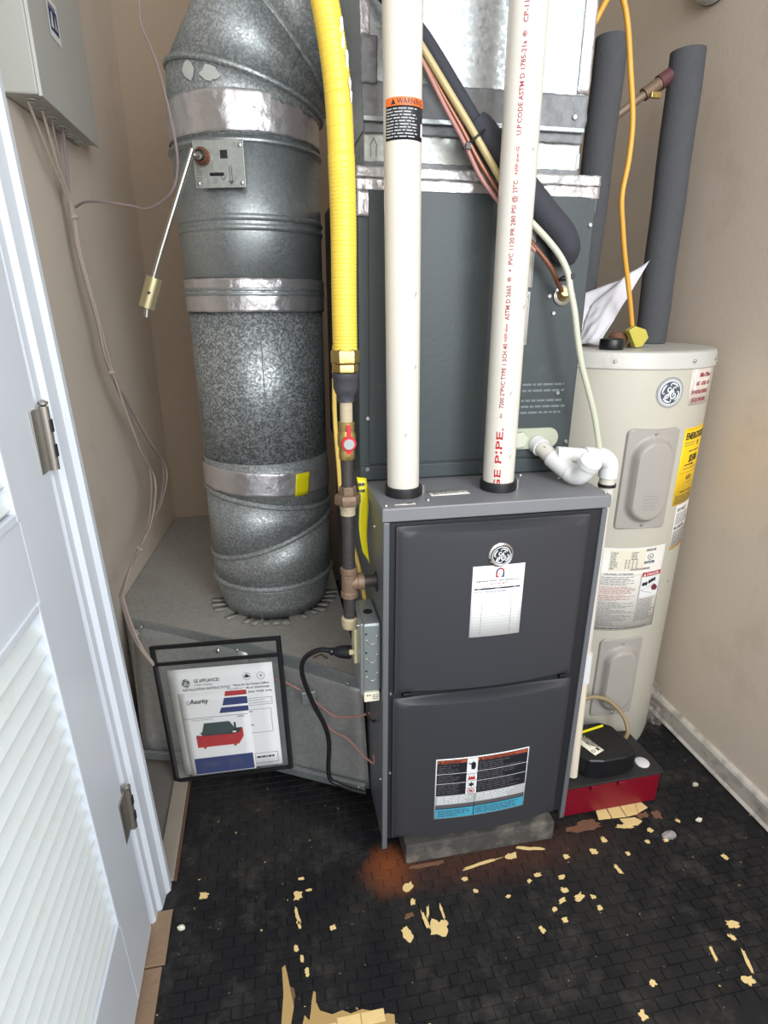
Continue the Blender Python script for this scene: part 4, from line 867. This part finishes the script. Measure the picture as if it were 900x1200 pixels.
# ============================================================ WATER HEATER
HX, HY, HR_ = .690, .441, .235
WH = thing('water_heater', 'pale beige electric water heater in the right corner', 'water heater', (HX, HY, 0))
MB().lathe([(.232, .0), (.234, .012), (HR_, .02), (HR_, 1.076)], (HX, HY, 0), seg=128).build('tank', tank_m, WH)
MB().lathe([(.2365, 1.068), (.2385, 1.070), (.2385, 1.076), (.237, 1.080), (.237, 1.096), (.2345, 1.104), (.228, 1.1075), (.22, 1.1075), (.10, 1.108)], (HX, HY, 0), seg=128).build('tank_lid', tanklid, WH)
def hm(a, z, eps=.0004, R=HR_): return cyl_map(HX, HY, R, a, z, eps)
for a in (-120, -75.5, -49, -44): 
    th = math.radians(a); screw(WH, (HX+.2385*math.cos(th), HY+.2385*math.sin(th), 1.086 if a != -44 else 1.078), (math.cos(th), math.sin(th), 0), .004)
def cover(a, z0, w_, h_, label):
    def dome(x, y):
        X = abs(x)/(w_*.27); Y = max(0, abs(y)-h_*.22)/(w_*.27); d = math.hypot(X, Y) if abs(y) > h_*.22 else X
        t = max(0, min(1, (1.45-d)/.45)); return .018*t*t*(3-2*t)
    nx, ny = 36, 60; mb = MB()
    def f(s_, t):
        x = (s_-.5)*w_; y = (t-.5)*h_
        # rounded corners
        rc = .018; ex = max(0, abs(x)-(w_/2-rc)); ey = max(0, abs(y)-(h_/2-rc)); L_ = math.hypot(ex, ey)
        if L_ > rc: kx = rc/L_; x = math.copysign(w_/2-rc+ex*kx, x); y = math.copysign(h_/2-rc+ey*kx, y)
        ed = min(w_/2-abs(x), h_/2-abs(y)); lift = .0045*min(1, ed/.003)
        th = math.radians(a)+x/HR_; r = HR_+.0008+lift+dome(x, y); return (HX+r*math.cos(th), HY+r*math.sin(th), z0+h_/2+y)
    mb.grid(f, nx, ny); o = mb.build('access_cover', cover_m, WH); lab(o, label)
    th = math.radians(a)
    for zz in (z0+.013, z0+h_-.013): screw(o, (HX+(HR_+.005)*math.cos(th), HY+(HR_+.005)*math.sin(th), zz), (math.cos(th), math.sin(th), 0), .004)
    return o
cv = cover(-93, .690, .132, .248, 'upper grey access cover')
Ink().words(-.022, .0, .022, .040, 5, mat('cover_emboss_shade', rgb(150, 145, 139), .5), 1, seed=70, cw=.01).build('painted_relief_lettering', cyl_map(HX, HY, HR_+.0235, -92, .745, .0002), cv)  # slightly darker flat bars paint the shading of raised lettering
cover(-92, .140, .122, .244, 'lower grey access cover')
# round emblem
k = Ink(); k.disc(0, 0, .0345, silv, 1, 48); k.disc(0, 0, .031, ink_lg, 2, 48); monogram(k, .0262, ink_sl, ink_w, None, l=2); k.build('emblem', hm(-88, 1.018), WH, 'round blue-grey and silver script monogram')
# service sticker
s1 = MB().grid(lambda s_, t: hm(-74.5, .985, .0003)(s_*.092+(.004 if t < .5 else 0), t*.086, 0), 16, 2).build('plumber_sticker', mat('pinkish_label', rgb(214, 202, 192), .5), WH, solid=.0003); lab(s1, 'white plumber sticker with red lettering')
k = Ink(); k.text("Mike O'Brien", .030, .064, .010, ink_rd, 2, width=.052, slant=.15, bold=.0006); k.text('A/C - COOL - FLU', .020, .045, .009, ink_rd, 2, width=.066, slant=.15, bold=.0006)
k.text('24 HOUR SERVICE', .006, .026, .009, ink_rd, 2, width=.076, slant=.15, bold=.0006); k.text('(512) 393-0331', .012, .008, .009, ink_rd, 2, width=.062, slant=.15, bold=.0006)
k.poly([(.008, .082), (.017, .080), (.012, .062), (.018, .048), (.022, .036), (.012, .034), (.013, .05), (.006, .064)], ink_w, 2); k.build('lettering', hm(-74.5, .985), s1)
# energy label
s1 = MB().grid(lambda s_, t: hm(-71.5, .738, .0003)(s_*.128, t*.193, 0), 20, 2).build('energy_label', yel_l, WH, solid=.0003); lab(s1, 'bright yellow energy guide label')
k = Ink(); k.text('ENERGYGUIDE', .008, .165, .017, ink_k, 2, width=.112, bold=.0012); k.rect(.004, .189, .124, .1896, ink_k, 2)
k.poly([(.068, .158), (.080, .158), (.074, .144)], ink_k, 2); k.words(.006, .148, .060, .160, 2, ink_dg, 2, seed=80, cw=.01, fill=.25); k.text('$508', .038, .108, .018, ink_k, 2, width=.046, bold=.001)
k.words(.03, .132, .10, .138, 1, ink_k, 2, seed=81, cw=.02); k.rect(.020, .100, .068, .1025, ink_k, 2); k.poly([(.058, .098), (.066, .098), (.062, .106)], ink_k, 2); k.words(.018, .089, .10, .095, 1, ink_dg, 2, seed=82, fill=.3); k.rect(.004, .082, .124, .0826, ink_dg, 2)
k.text('4773', .040, .062, .011, ink_k, 2, width=.030); k.words(.044, .052, .085, .057, 1, ink_dg, 2, seed=83, fill=.3); k.rect(.034, .040, .0346, .060, ink_dg, 2, 0)
k.words(.022, .030, .10, .036, 1, ink_k, 2, seed=84, cw=.014); k.words(.006, .004, .11, .026, 4, ink_dg, 2, seed=85, cw=.012, fill=.35); k.build('lettering', hm(-71.5, .738), s1)
s1 = MB().grid(lambda s_, t: hm(-66, .615, .0003)(s_*.10, t*.122, 0), 16, 2).build('data_label', white_l, WH, solid=.0003); lab(s1, 'white data label under the yellow label')
k = Ink(); k.text('DO NOT', .006, .104, .009, ink_k, 2, width=.05); k.words(.004, .068, .09, .100, 8, ink_g, 2, seed=86, cw=.009); k.text('NO HEATER', .004, .056, .008, ink_k, 2, width=.06); k.words(.004, .012, .09, .052, 9, ink_g, 2, seed=87, cw=.009); k.rect(.0, .002, .10, .007, mat('amber_ink', rgb(190, 140, 40), .5), 2); k.build('lettering', hm(-66, .615), s1)
# big rating / danger label
LW, LH = .226, .232
a0 = -70-math.degrees(LW/HR_)
mpL = hm(a0, .408)
s1 = MB().grid(lambda s_, t: hm(a0, .408, .0003)(s_*LW, t*LH, 0), 28, 2).build('rating_label', white_l, WH, solid=.0003); lab(s1, 'large white rating and danger label')
k = Ink(); X0 = .052
k.rect(X0+.018, .170, X0+.108, .226, cream_l, 2); k.words(X0+.02, .174, X0+.038, .222, 9, ink_dg, 3, seed=90, cw=.006, rag=.4); k.words(X0+.070, .200, X0+.088, .222, 4, ink_dg, 3, seed=91, cw=.006)
for q in (.056, .064, .074, .084): k.words(X0+q, .176, X0+q+.005, .202, 8, ink_dg, 3, seed=int(q*1000), cw=.004, rag=.1)
k.text('280320188', X0+.108, .221, .006, ink_dg, 3, width=.030); k.disc(X0+.124, .205, .0085, ink_dg, 3, 24, rin=.0072); k.text('UL', X0+.1205, .2015, .0062, ink_dg, 3, width=.007); k.rect(X0+.108, .187, X0+.138, .1935, ink_sl, 3); k.text('intertek', X0+.112, .1885, .0038, ink_w, 4, width=.02)
for i in range(30): k.rect(X0+.072+i*.00185, .171, X0+.0728+i*.00185, .1765, ink_dg, 3, 0)
k.rect(X0-.03, .158, X0+.104, .1585, ink_g, 3); k.text('! CAUTION / ATTENTION', X0+.006, .1595, .0045, ink_dg, 3, width=.075)
k.words(.012, .130, X0+.100, .155, 7, ink_g, 3, seed=92, cw=.010, rag=.25); k.words(.012, .106, X0+.100, .128, 6, ink_pk, 3, seed=93, cw=.011, rag=.2); k.words(.012, .086, X0+.098, .104, 5, ink_pk, 3, seed=94, cw=.011, rag=.4)
k.words(.012, .012, X0+.100, .084, 19, ink_g, 3, seed=95, cw=.010, rag=.45)
k.rect(X0+.106, .020, X0+.107, .158, ink_g, 3, 0); k.rect(X0+.109, .150, X0+.168, .162, ink_r, 3); k.poly([(X0+.112, .152), (X0+.119, .152), (X0+.1155, .1600)], ink_w, 4); k.text('DANGER', X0+.122, .1525, .0072, ink_w, 4, width=.040)
k.rect(X0+.109, .092, X0+.168, .148, ink_w, 2)
for dx, dy in ((.116, .129), (.124, .130), (.134, .134), (.141, .137), (.149, .139)): k.disc(X0+dx, dy, .0042, ink_k, 4, 12, ry=.0055)
k.poly([(X0+.142, .118), (X0+.150, .125), (X0+.158, .122), (X0+.166, .112), (X0+.160, .106), (X0+.148, .108)], mat('maroon_ink', rgb(106, 40, 58), .5), 4); k.line(X0+.111, .112, X0+.146, .100, .001, ink_g, 4); k.line(X0+.111, .112, X0+.150, .126, .001, ink_g, 4)
k.words(X0+.110, .024, X0+.166, .088, 14, ink_g, 3, seed=96, cw=.008, rag=.35); k.words(.02, .004, X0+.150, .009, 1, ink_dg, 3, seed=97, cw=.012, rag=.1)
k.build('lettering', mpL, s1)
MB().lathe([(.003, 0), (.003, .001)], (HX+HR_*math.cos(math.radians(-59)), HY+HR_*math.sin(math.radians(-59)), .52), (math.cos(math.radians(-59)), math.sin(math.radians(-59)), 0), 10).build('stain_spot', ink_g, WH)
for q in ((.60, .50), (.78, .50)): MB().lathe([(.020, 0), (.020, .004), (.012, .008)], (q[0], q[1], 1.108), seg=18).build('pipe_nipple', satin, WH)
# insulated pipes
def insul(p0, p1, r, label):
    t = thing('insulated_pipe', label, 'pipe', p0)
    p0 = Vector(p0); p1 = Vector(p1); q = (p1-p0)
    MB().tube([p0+q*i/8+Vector((.0012*math.sin(i*2), 0, 0)) for i in range(9)], [r*.97]+[r]*7+[r*.99], 28).build('foam_sleeve', foam_m, t)
    dd = q.normalized(); MB().lathe([(r*.55, 0), (r*.55, .001)], p1, dd, 20).build('foam_bore', recess_m, t)
    return t
I2 = insul((.822, .48, 1.1095), (.806, .48, 1.752), .0385, 'right grey foam insulated pipe standing on the heater')
I1 = insul((.605, .48, 1.1095), (.612, .48, 1.765), .0355, 'left grey foam insulated pipe beside the plenum')
bp = thing('bypass_pipe', 'tarnished copper pipe with shut-off valve between insulated pipes', 'pipe', (.7, .49, 1.65))
MB().tube([(.640, .500, 1.612), (.775, .485, 1.708)], .0095, 14).build('tube', mat('dull_copper', rgb(136, 116, 100), .45, metal=.4), bp)
MB().tube([(.715, .492, 1.666), (.750, .488, 1.690)], .0145, 14).build('valve_body', rust_m, bp)
MB().tube([(.748, .488, 1.689), (.772, .486, 1.705)], .017, 14).build('coupling', mat('maroon_fitting', rgb(92, 52, 56), .5), bp)
MB().box(.722, .748, .470, .480, 1.655, 1.668).build('valve_lever', brass_m, bp, bevel=.002)
# things lying on the heater
tag(MB().tube([(.414, .34, 1.60), (.440, .32, 1.655), (.468, .30, 1.71), (.492, .295, 1.755), (.513, .295, 1.765), (.538, .30, 1.725), (.558, .30, 1.647), (.577, .30, 1.561), (.580, .30, 1.49), (.575, .30, 1.421), (.590, .305, 1.36), (.607, .31, 1.305), (.640, .32, 1.217), (.665, .33, 1.145), (.675, .335, 1.110)], .0055, 10, sub=8).build('power_cable', romex_m), 'yellow power cable snaking down onto the heater top', 'cable')
cn = MB().lathe([(.014, 0), (.014, .006), (.010, .010), (.008, .018)], (.676, .336, 1.1085), seg=16).build('cable_clamp', satin); tag(cn, 'metal clamp where the yellow cable enters the heater', 'clamp')
tag(MB().lathe([(.026, 0), (.027, .002), (.027, .020), (.025, .023), (.020, .023), (.020, .018)], (.590, .290, 1.1085), seg=28).build('black_cap', black_p), 'round black plastic cap on the heater top', 'cap')
def crump_sheet(name, P00, P10, P11, P01, m, amp, seed, nx=14, ny=14, bend=0):
    A_, B_, C_, D_ = map(Vector, (P00, P10, P11, P01)); nn = (B_-A_).cross(D_-A_).normalized()
    def f(s_, t):
        p_ = A_.lerp(B_, s_).lerp(D_.lerp(C_, s_), t); return p_+nn*(amp*noise.noise(Vector((s_*4+seed, t*4, seed)))+bend*math.sin(PI*s_))
    return MB().grid(f, nx, ny).build(name, m, solid=.0006)
pm = mat('manual_paper', rgb(206, 204, 208), .6)
pg = crump_sheet('paper_sheet', (.565, .40, 1.112), (.60, .36, 1.112), (.728, .395, 1.305), (.60, .42, 1.20), pm, .008, 3, bend=.01)
tag(pg, 'curled printed sheet nearest the foam pipe on the heater', 'paper')
A_, B_, C_, D_ = map(Vector, ((.565, .40, 1.112), (.60, .36, 1.112), (.728, .395, 1.305), (.60, .42, 1.20)))
pg = crump_sheet('paper_sheet', (.555, .41, 1.112), (.60, .40, 1.112), (.722, .43, 1.275), (.575, .44, 1.225), pm, .006, 8, bend=.006)
tag(pg, 'second paper sheet leaning behind the curled one', 'paper')
tag(MB().lathe([(.016, 0), (.021, .006), (.022, .026), (.016, .034)], (.640, .345, 1.1085), seg=16).build('brown_knob', brown_f), 'brown round fitting behind the black cap', 'fitting')
yg = MB(); yg.prism([(.636, 1.148), (.652, 1.158), (.680, 1.150), (.690, 1.132), (.676, 1.112), (.660, 1.1095)], .300, .318, None, lambda a, b_, h: (a, h, b_)); tag(yg.build('yellow_tag', yel_green, smooth=False, bevel=.002), 'crumpled pale yellow tag beside the cable on the heater', 'tag')

# ============================================================ CONDENSATE PUMP
PU = thing('condensate_pump', 'condensate pump with crimson tray and black motor beside the furnace', 'pump', (.59, .1, 0))
tr = MB(); tr.prism([(.460, .030), (.722, .034), (.728, .042), (.722, .175), (.715, .182), (.462, .178)], .0035, .092); lab(tr.build('reservoir', red_tray, PU, bevel=.003), 'crimson reservoir')
dk = MB(); dk.prism([(.457, .026), (.726, .031), (.732, .040), (.726, .178), (.718, .186), (.459, .182)], .0925, .0985); lab(dk.build('deck', deck_m, PU, bevel=.0015), 'black top deck')
hs = MB(); hs.prism([(.474, .092), (.50, .080), (.525, .046), (.56, .038), (.62, .040), (.658, .052), (.662, .090), (.650, .150), (.625, .170), (.50, .172), (.474, .160)], .099, .155); lab(hs.build('motor_housing', black_p, PU, bevel=.006, seg=3), 'black motor housing')
MB().box(.525, .545, .022, .030, .083, .094).build('clip', red_tray, PU, bevel=.002); MB().box(.600, .620, .023, .031, .083, .094).build('clip', red_tray, PU, bevel=.002)
for i in range(5): MB().lathe([(.034-.006*i, 0), (.034-.006*i, .0010), (.031-.006*i, .0010), (.031-.006*i, 0)], (.578, .118, .1552), seg=28, cap=False).build('vent_ring', deck_m, PU)
lab(MB().lathe([(.0175, 0), (.0175, .003), (.016, .004)], (.692, .068, .0985), seg=28).build('float_cap', mat('white_cap', rgb(214, 214, 214), .4), PU), 'white round cap')
mpP = lambda x, y, l: Vector((.530, .150, .1556+.0003*(l+1)))+Vector((.36, -.93, 0))*x+Vector((.93, .36, 0))*y
s1 = MB().grid(lambda s_, t: mpP(s_*.092, t*.034-.017, 0), 2, 2).build('pump_label', cream_l, PU, solid=.0003)
k = Ink(); k.words(.008, -.013, .040, .004, 4, ink_dg, 2, seed=98, cw=.007); k.words(.05, -.004, .068, .010, 3, ink_dg, 2, seed=99, cw=.007); k.rect(.076, .002, .085, .011, ink_dg, 2, 0); k.disc(.080, -.009, .005, ink_dg, 2, 12, rin=.003); k.build('lettering', mpP, s1)
MB().lathe([(.005, 0), (.005, .022), (.0065, .023), (.0065, .028), (.004, .03)], (.676, .128, .098), seg=12).build('outlet_barb', black_r, PU)
tag(MB().tube([(.510, .128, .1592), (.622, .150, .1592)], .0032, 6).build('yellow_stick', yel_tape), 'thin yellow stick lying across the black pump housing', 'stick')
tag(MB().tube([(.676, .128, .124), (.684, .130, .150), (.676, .150, .185), (.640, .170, .222), (.590, .178, .232), (.545, .172, .215), (.515, .160, .185), (.500, .150, .172)], .0056, 12, sub=8).build('pump_tube', mat('amber_tube', rgb(150, 132, 100), .3)), 'amber tube arching over the condensate pump', 'tube')
# plastic bag between heater and wall
bg_ = MB()
def fb(s_, t):
    x = .875+.055*s_+.012*noise.noise(Vector((s_*4, t*5, 1))); z = .004+.17*t*(1-.4*s_*s_); y = .31+.05*t-.03*s_+.03*noise.noise(Vector((s_*5, t*6, 4))); return (x, y, z)
bg_.grid(fb, 14, 18); bg_.grid(lambda s_, t: (fb(s_, t)[0]-.004, fb(s_, t)[1]+.03*math.sin(PI*s_)+.006, fb(s_, t)[2]), 14, 18)
tag(bg_.build('plastic_bag', bag_m), 'crumpled cloudy plastic bag between the heater and the wall', 'bag')

# ============================================================ DOCUMENT POUCH
TL, TR_, BR_, BL = map(Vector, ((-.536, .45, .3455), (-.204, .31, .424), (-.193, .23, .094), (-.494, .33, .006)))
PN = (TR_-TL).cross(BL-TL).normalized()
if PN.y > 0: PN = -PN
def pq(s_, t, d=0):
    return TL.lerp(TR_, s_).lerp(BL.lerp(BR_, s_), t)+PN*d
DP = thing('document_pouch', 'clear document pouch with black edging hung on the duct box', 'pouch', pq(.5, 0))
MB().grid(lambda s_, t: pq(s_, t, -.004), 8, 8).build('back_film', clear_f, DP)
MB().grid(lambda s_, t: pq(.01+.98*s_, .14+.84*t, .0055), 8, 8).build('front_film', clear_f, DP)
def bar(a, b_, w_=.0048):
    P0 = pq(*a); P1 = pq(*b_); t = (P1-P0).normalized(); u_ = t.cross(PN).normalized()*w_; n_ = PN*.0062; mb = MB(); P0 = P0-t*w_; P1 = P1+t*w_
    mb.add([P+sx*u_+sy*n_ for P in (P0, P1) for sy in (-1, 1) for sx in (-1, 1)], [(0, 1, 3, 2), (4, 6, 7, 5), (0, 4, 5, 1), (1, 5, 7, 3), (3, 7, 6, 2), (2, 6, 4, 0)]); return mb.build('edging', black_r, DP, bevel=.0015)
bar((0, 0), (1, 0)); bar((0, 0), (0, 1)); bar((1, 0), (1, 1)); bar((0, 1), (1, 1), .0035); bar((.01, .125), (.99, .125), .0038)
MB().lathe([(.007, 0), (.007, .004), (.004, .006)], pq(.53, .055, .001), PN, 14).build('grommet', chrome, DP)
def mapdoc(s0, t0, s1_, t1, d, dy=0):
    return lambda x, y, l: pq(s0+(s1_-s0)*x, t1+(t0-t1)*y-dy*x, d+.0003*(l+1))
doc = thing('installation_manual', 'white installation manual behind the booklet in the clear pouch', 'manual', pq(.5, .9))
md = mapdoc(.09, .175, .935, .965, .0005)
mb = MB(); mb.grid(lambda s_, t: md(s_, t, 0), 8, 8); mb.build('cover_page', paper_m, doc, solid=.0025)
k = Ink(); mpd = mapdoc(.09, .175, .935, .965, .0022)
monogram(k, .042, ink_k, ink_w, None, .17, .865, 1); k.text('GE APPLIANCES', .25, .865, .032, ink_k, 2, width=.25); k.text('a Haier company', .25, .835, .018, ink_g, 2, width=.18); k.text('INSTALLATION INSTRUCTIONS', .13, .790, .024, ink_sl, 2, width=.46)
k.disc(.76, .885, .036, ink_g, 2, 20, rin=.032); k.poly([(.73, .88), (.76, .91), (.79, .88), (.76, .87)], ink_k, 2); k.disc(.89, .88, .036, ink_g, 2, 20, rin=.032); k.poly([(.88, .88), (.895, .895), (.90, .87)], ink_k, 2)
k.text('Warm Air Gas Furnace Upflow', .62, .800, .020, ink_k, 2, width=.34); k.text('Downflow Left or Discharge', .56, .765, .020, ink_k, 2, width=.40); k.text('& Side Wall only', .72, .725, .018, ink_k, 2, width=.26)
for b_ in ((.70, .60, .97, .67), (.70, .33, .95, .56), (.74, .03, .97, .13)):
    x0, y0, x1, y1 = b_
    for r_ in ((x0, y0, x1, y0+.004), (x0, y1-.004, x1, y1), (x0, y0, x0+.004, y1), (x1-.004, y0, x1, y1)): k.rect(*r_, ink_g, 2, 0)
k.words(.71, .61, .96, .66, 2, ink_g, 2, seed=110, cw=.03, fill=.2); k.words(.70, .53, .80, .55, 1, ink_dg, 2, seed=111, cw=.03); k.words(.70, .40, .78, .42, 1, ink_dg, 2, seed=112, cw=.03); k.words(.76, .07, .94, .11, 1, ink_k, 2, seed=113, cw=.03, rag=.1)
k.build('lettering', mpd, doc)
bk = thing('pump_booklet', 'booklet with red and blue stripes in front in the clear pouch', 'booklet', pq(.43, .95))
mk = mapdoc(.15, .355, .715, .975, .0026, .0)
mb = MB(); mb.grid(lambda s_, t: mk(s_, t, 0), 8, 8); mb.build('cover_page', paper_m, bk, solid=.0012)
k = Ink(); mpk = mapdoc(.15, .355, .715, .975, .0032)
k.poly([(.68, .925), (1, .925), (1, .985), (.70, .985)], ink_r); k.poly([(.63, .815), (1, .815), (1, .905), (.67, .905)], ink_n); k.poly([(.57, .725), (1, .725), (1, .79), (.61, .79)], ink_n)
k.text('Asurity', .16, .865, .055, ink_k, 2, width=.27, slant=.15, bold=.004); k.disc(.135, .88, .025, ink_dg, 2, 16, rin=.018); k.rect(.02, .685, .98, .690, ink_sl, 2, 0); k.words(.14, .655, .5, .67, 1, ink_g, 2, seed=120, cw=.05); k.text('AVP20', .82, .655, .022, ink_k, 2, width=.1)
k.rect(.08, .01, .98, .20, ink_n, 2, 0); k.words(.2, .08, .5, .15, 3, ink_sl, 3, seed=121, cw=.04); k.words(.6, .08, .85, .17, 4, ink_sl, 3, seed=122, cw=.04)
k.poly([(.17, .33), (.80, .33), (.88, .42), (.88, .52), (.17, .47)], ink_r, 2); k.poly([(.17, .47), (.30, .53), (.88, .53), (.80, .46)], ink_k, 3); k.poly([(.26, .48), (.32, .62), (.70, .62), (.76, .54), (.74, .48)], mat('dark_green_ink', rgb(40, 62, 60), .5), 4)
k.disc(.235, .485, .03, ink_w, 5, 14, ry=.012); k.disc(.755, .485, .03, ink_w, 5, 14, ry=.012); k.rect(.76, .53, .79, .60, ink_k, 5, 0); k.rect(.26, .31, .30, .33, ink_r, 2, 0); k.rect(.72, .31, .76, .33, ink_r, 2, 0)
k.build('lettering', mpk, bk)

# ============================================================ ELECTRICAL PANEL AND WIRES ON THE LEFT WALL
EP = thing('electrical_panel', 'pale grey electrical panel box high on the left wall', 'electrical panel', (-.65, .73, 1.60))
def pan(name, pts, z0, z1, m, parent=EP, bevel=.004): return MB().prism(pts, z0, z1).build(name, m, parent, bevel=bevel, seg=3)
pan('box_body', [(-.607, .520), (-.600, .930), (lwall(.93)+.002, .930), (lwall(.52)+.002, .520)], 1.603, 2.02, panel_m)
pan('front_cover', [(-.600, .520), (-.593, .930), (-.600, .932), (-.607, .518)], 1.600, 2.02, panel_m, bevel=.0015)
for i, (y, r) in enumerate(((.555, .012), (.615, .013), (.68, .014), (.75, .013), (.82, .014), (.885, .012))):
    MB().lathe([(r, 0), (r, .0016), (r-.0022, .0016), (r-.0022, 0)], (-.632, y, 1.6015), (0, 0, -1), 22, cap=False).build('knockout', panel_m, EP)
k = Ink(); k.rect(0, 0, .072, .075, paper_m, 1); k.rect(.010, .014, .062, .058, ink_n, 2); k.poly([(.014, .020), (.030, .020), (.030, .05), (.022, .05)], ink_w, 3); k.poly([(.036, .022), (.056, .022), (.046, .050)], ink_lg, 3); k.rect(.012, .060, .058, .064, ink_dg, 2)
k.build('panel_sticker', plane_map((-.5975, .640, 1.745), (.017, 1, 0), (0, 0, 1)), EP, 'white sticker with a blue mark')
WP = [(-.60, .515, .475), (-.56, .409, .40)]
main = [(-.634, .68, 1.5), (-.628, .705, 1.425), (-.626, .706, 1.32), (-.610, .716, 1.17), (-.60, .732, 1.038)]
starts = [(-.632, .615, 1.601), (-.634, .68, 1.601), (-.630, .75, 1.601), (-.64, .555, 1.601)]
mids = [((-.575, .82, .81), (-.565, .93, .68), (-.565, .86, .60)), ((-.57, .90, .82), (-.553, 1.03, .69), (-.558, .93, .60)), ((-.58, .86, .83), (-.570, .90, .70), (-.572, .83, .60)), ((-.565, .94, .80), (-.548, 1.06, .67), (-.556, .95, .595))]
for i in range(4):
    o_ = .0035*math.cos(i*PI/2); q_ = .0035*math.sin(i*PI/2)
    pts = [starts[i], ((starts[i][0]-.628)/2-.0, (starts[i][1]+.70)/2, 1.51)]+[(x+o_, y+q_, z) for x, y, z in main[1:]]+list(mids[i])+[(-.580+o_, .751+q_, .547), (-.588, .609+q_, .535), (-.60+o_, .519, .494+q_), (-.598+o_, .484, .475), (-.560+o_, .409, .400+q_), (-.530, .415+q_, .318+o_)]
    tag(MB().tube(pts, .0030 if i != 2 else .0038, 7, sub=8).build('control_wire', [wire_t, wire_m, wire_m, wire_t][i]), ['tan wire leaving the panel second from the casing', 'mauve wire leaving the middle of the panel bottom', 'thicker mauve wire, farthest from the casing under the panel', 'tan wire leaving the panel corner nearest the door casing'][i], 'wire', 'control wires down the left wall')
tag(MB().tube([(-.41, .60, 1.87), (-.405, .60, 1.80), (-.405, .60, 1.76), (-.388, .58, 1.715), (-.372, .56, 1.66), (-.353, .52, 1.55), (-.350, .50, 1.48), (-.37, .50, 1.43), (-.425, .54, 1.405), (-.47, .58, 1.415), (-.53, .61, 1.425), (-.58, .65, 1.43), (-.615, .695, 1.425)], .0028, 7, sub=8).build('looping_wire', wire_m), 'lone mauve wire looping from the bundle up past the duct', 'wire')
for (x, y, z), lb in (((-.626, .708, 1.405), 'cable tie on the wires just below the panel'), ((-.60, .732, 1.035), 'cable tie at the middle of the wall wires'), ((-.585, .68, .542), 'cable tie where the wires reach the duct box'), ((-.566, .425, .412), 'lowest cable tie in front of the duct box')):
    t = MB(); t.lathe([(.0085, -.004), (.0095, 0), (.0085, .004)], (x, y, z), (.1, -.1, 1), 14); t.box(x+.004, x+.012, y-.010, y-.004, z-.003, z+.003); tag(t.build('cable_tie', wire_t), lb, 'cable tie')
# fitting high on the right wall
ft = thing('wall_fitting', 'white round fitting high on the beige right wall', 'wall fitting', (.93, .60, 1.965))
MB().lathe([(.098, 0), (.100, .006), (.092, .030), (.070, .042), (.02, .046)], (.9495, .60, 2.0), (-1, 0, 0), 40).build('dome', mat('fitting_white', rgb(214, 214, 208), .45, bump=.3, bscale=30), ft)
MB().tube([(.945, .60+.099*math.cos(a), 2.0+.099*math.sin(a)) for a in [PI*1.25+PI*.5*i/12 for i in range(13)]], .002, 6).build('dark_gasket', recess_m, ft)

# ============================================================ LOOSE CHIPS ON THE FLOOR
for i, (x, y, s_, m, lb) in enumerate(((.69, -.065, .016, foil_w, 'crumpled silvery scrap on the floor right of the pump'), (.86, .06, .008, mat('pale_chip', rgb(176, 168, 150), .7), 'pale chip on the dark floor by the right baseboard'), (.79, -.04, .007, cream_l, 'small white chip between pump and right baseboard'), (-.435, -.075, .007, cream_l, 'small white chip at the foot of the door casing'))):
    rd = random.Random(i+50); mb = MB(); pts = []
    n_ = 9; 
    top_ = [(x+s_*(.6+.4*rd.random())*math.cos(2*PI*j/n_)*1.3, y+s_*(.6+.4*rd.random())*math.sin(2*PI*j/n_)*.8, .003+.006*rd.random()) for j in range(n_)]
    bot_ = [(a, b_, .0012) for a, b_, c_ in top_]; mb.add(top_+bot_+[(x, y, .011)], [(j, (j+1) % n_, 2*n_) for j in range(n_)]+[(n_+j, n_+(j+1) % n_, (j+1) % n_, j) for j in range(n_)]+[tuple(range(2*n_-1, n_-1, -1))])
    tag(mb.build('debris_chip', m, smooth=False), lb, 'debris')
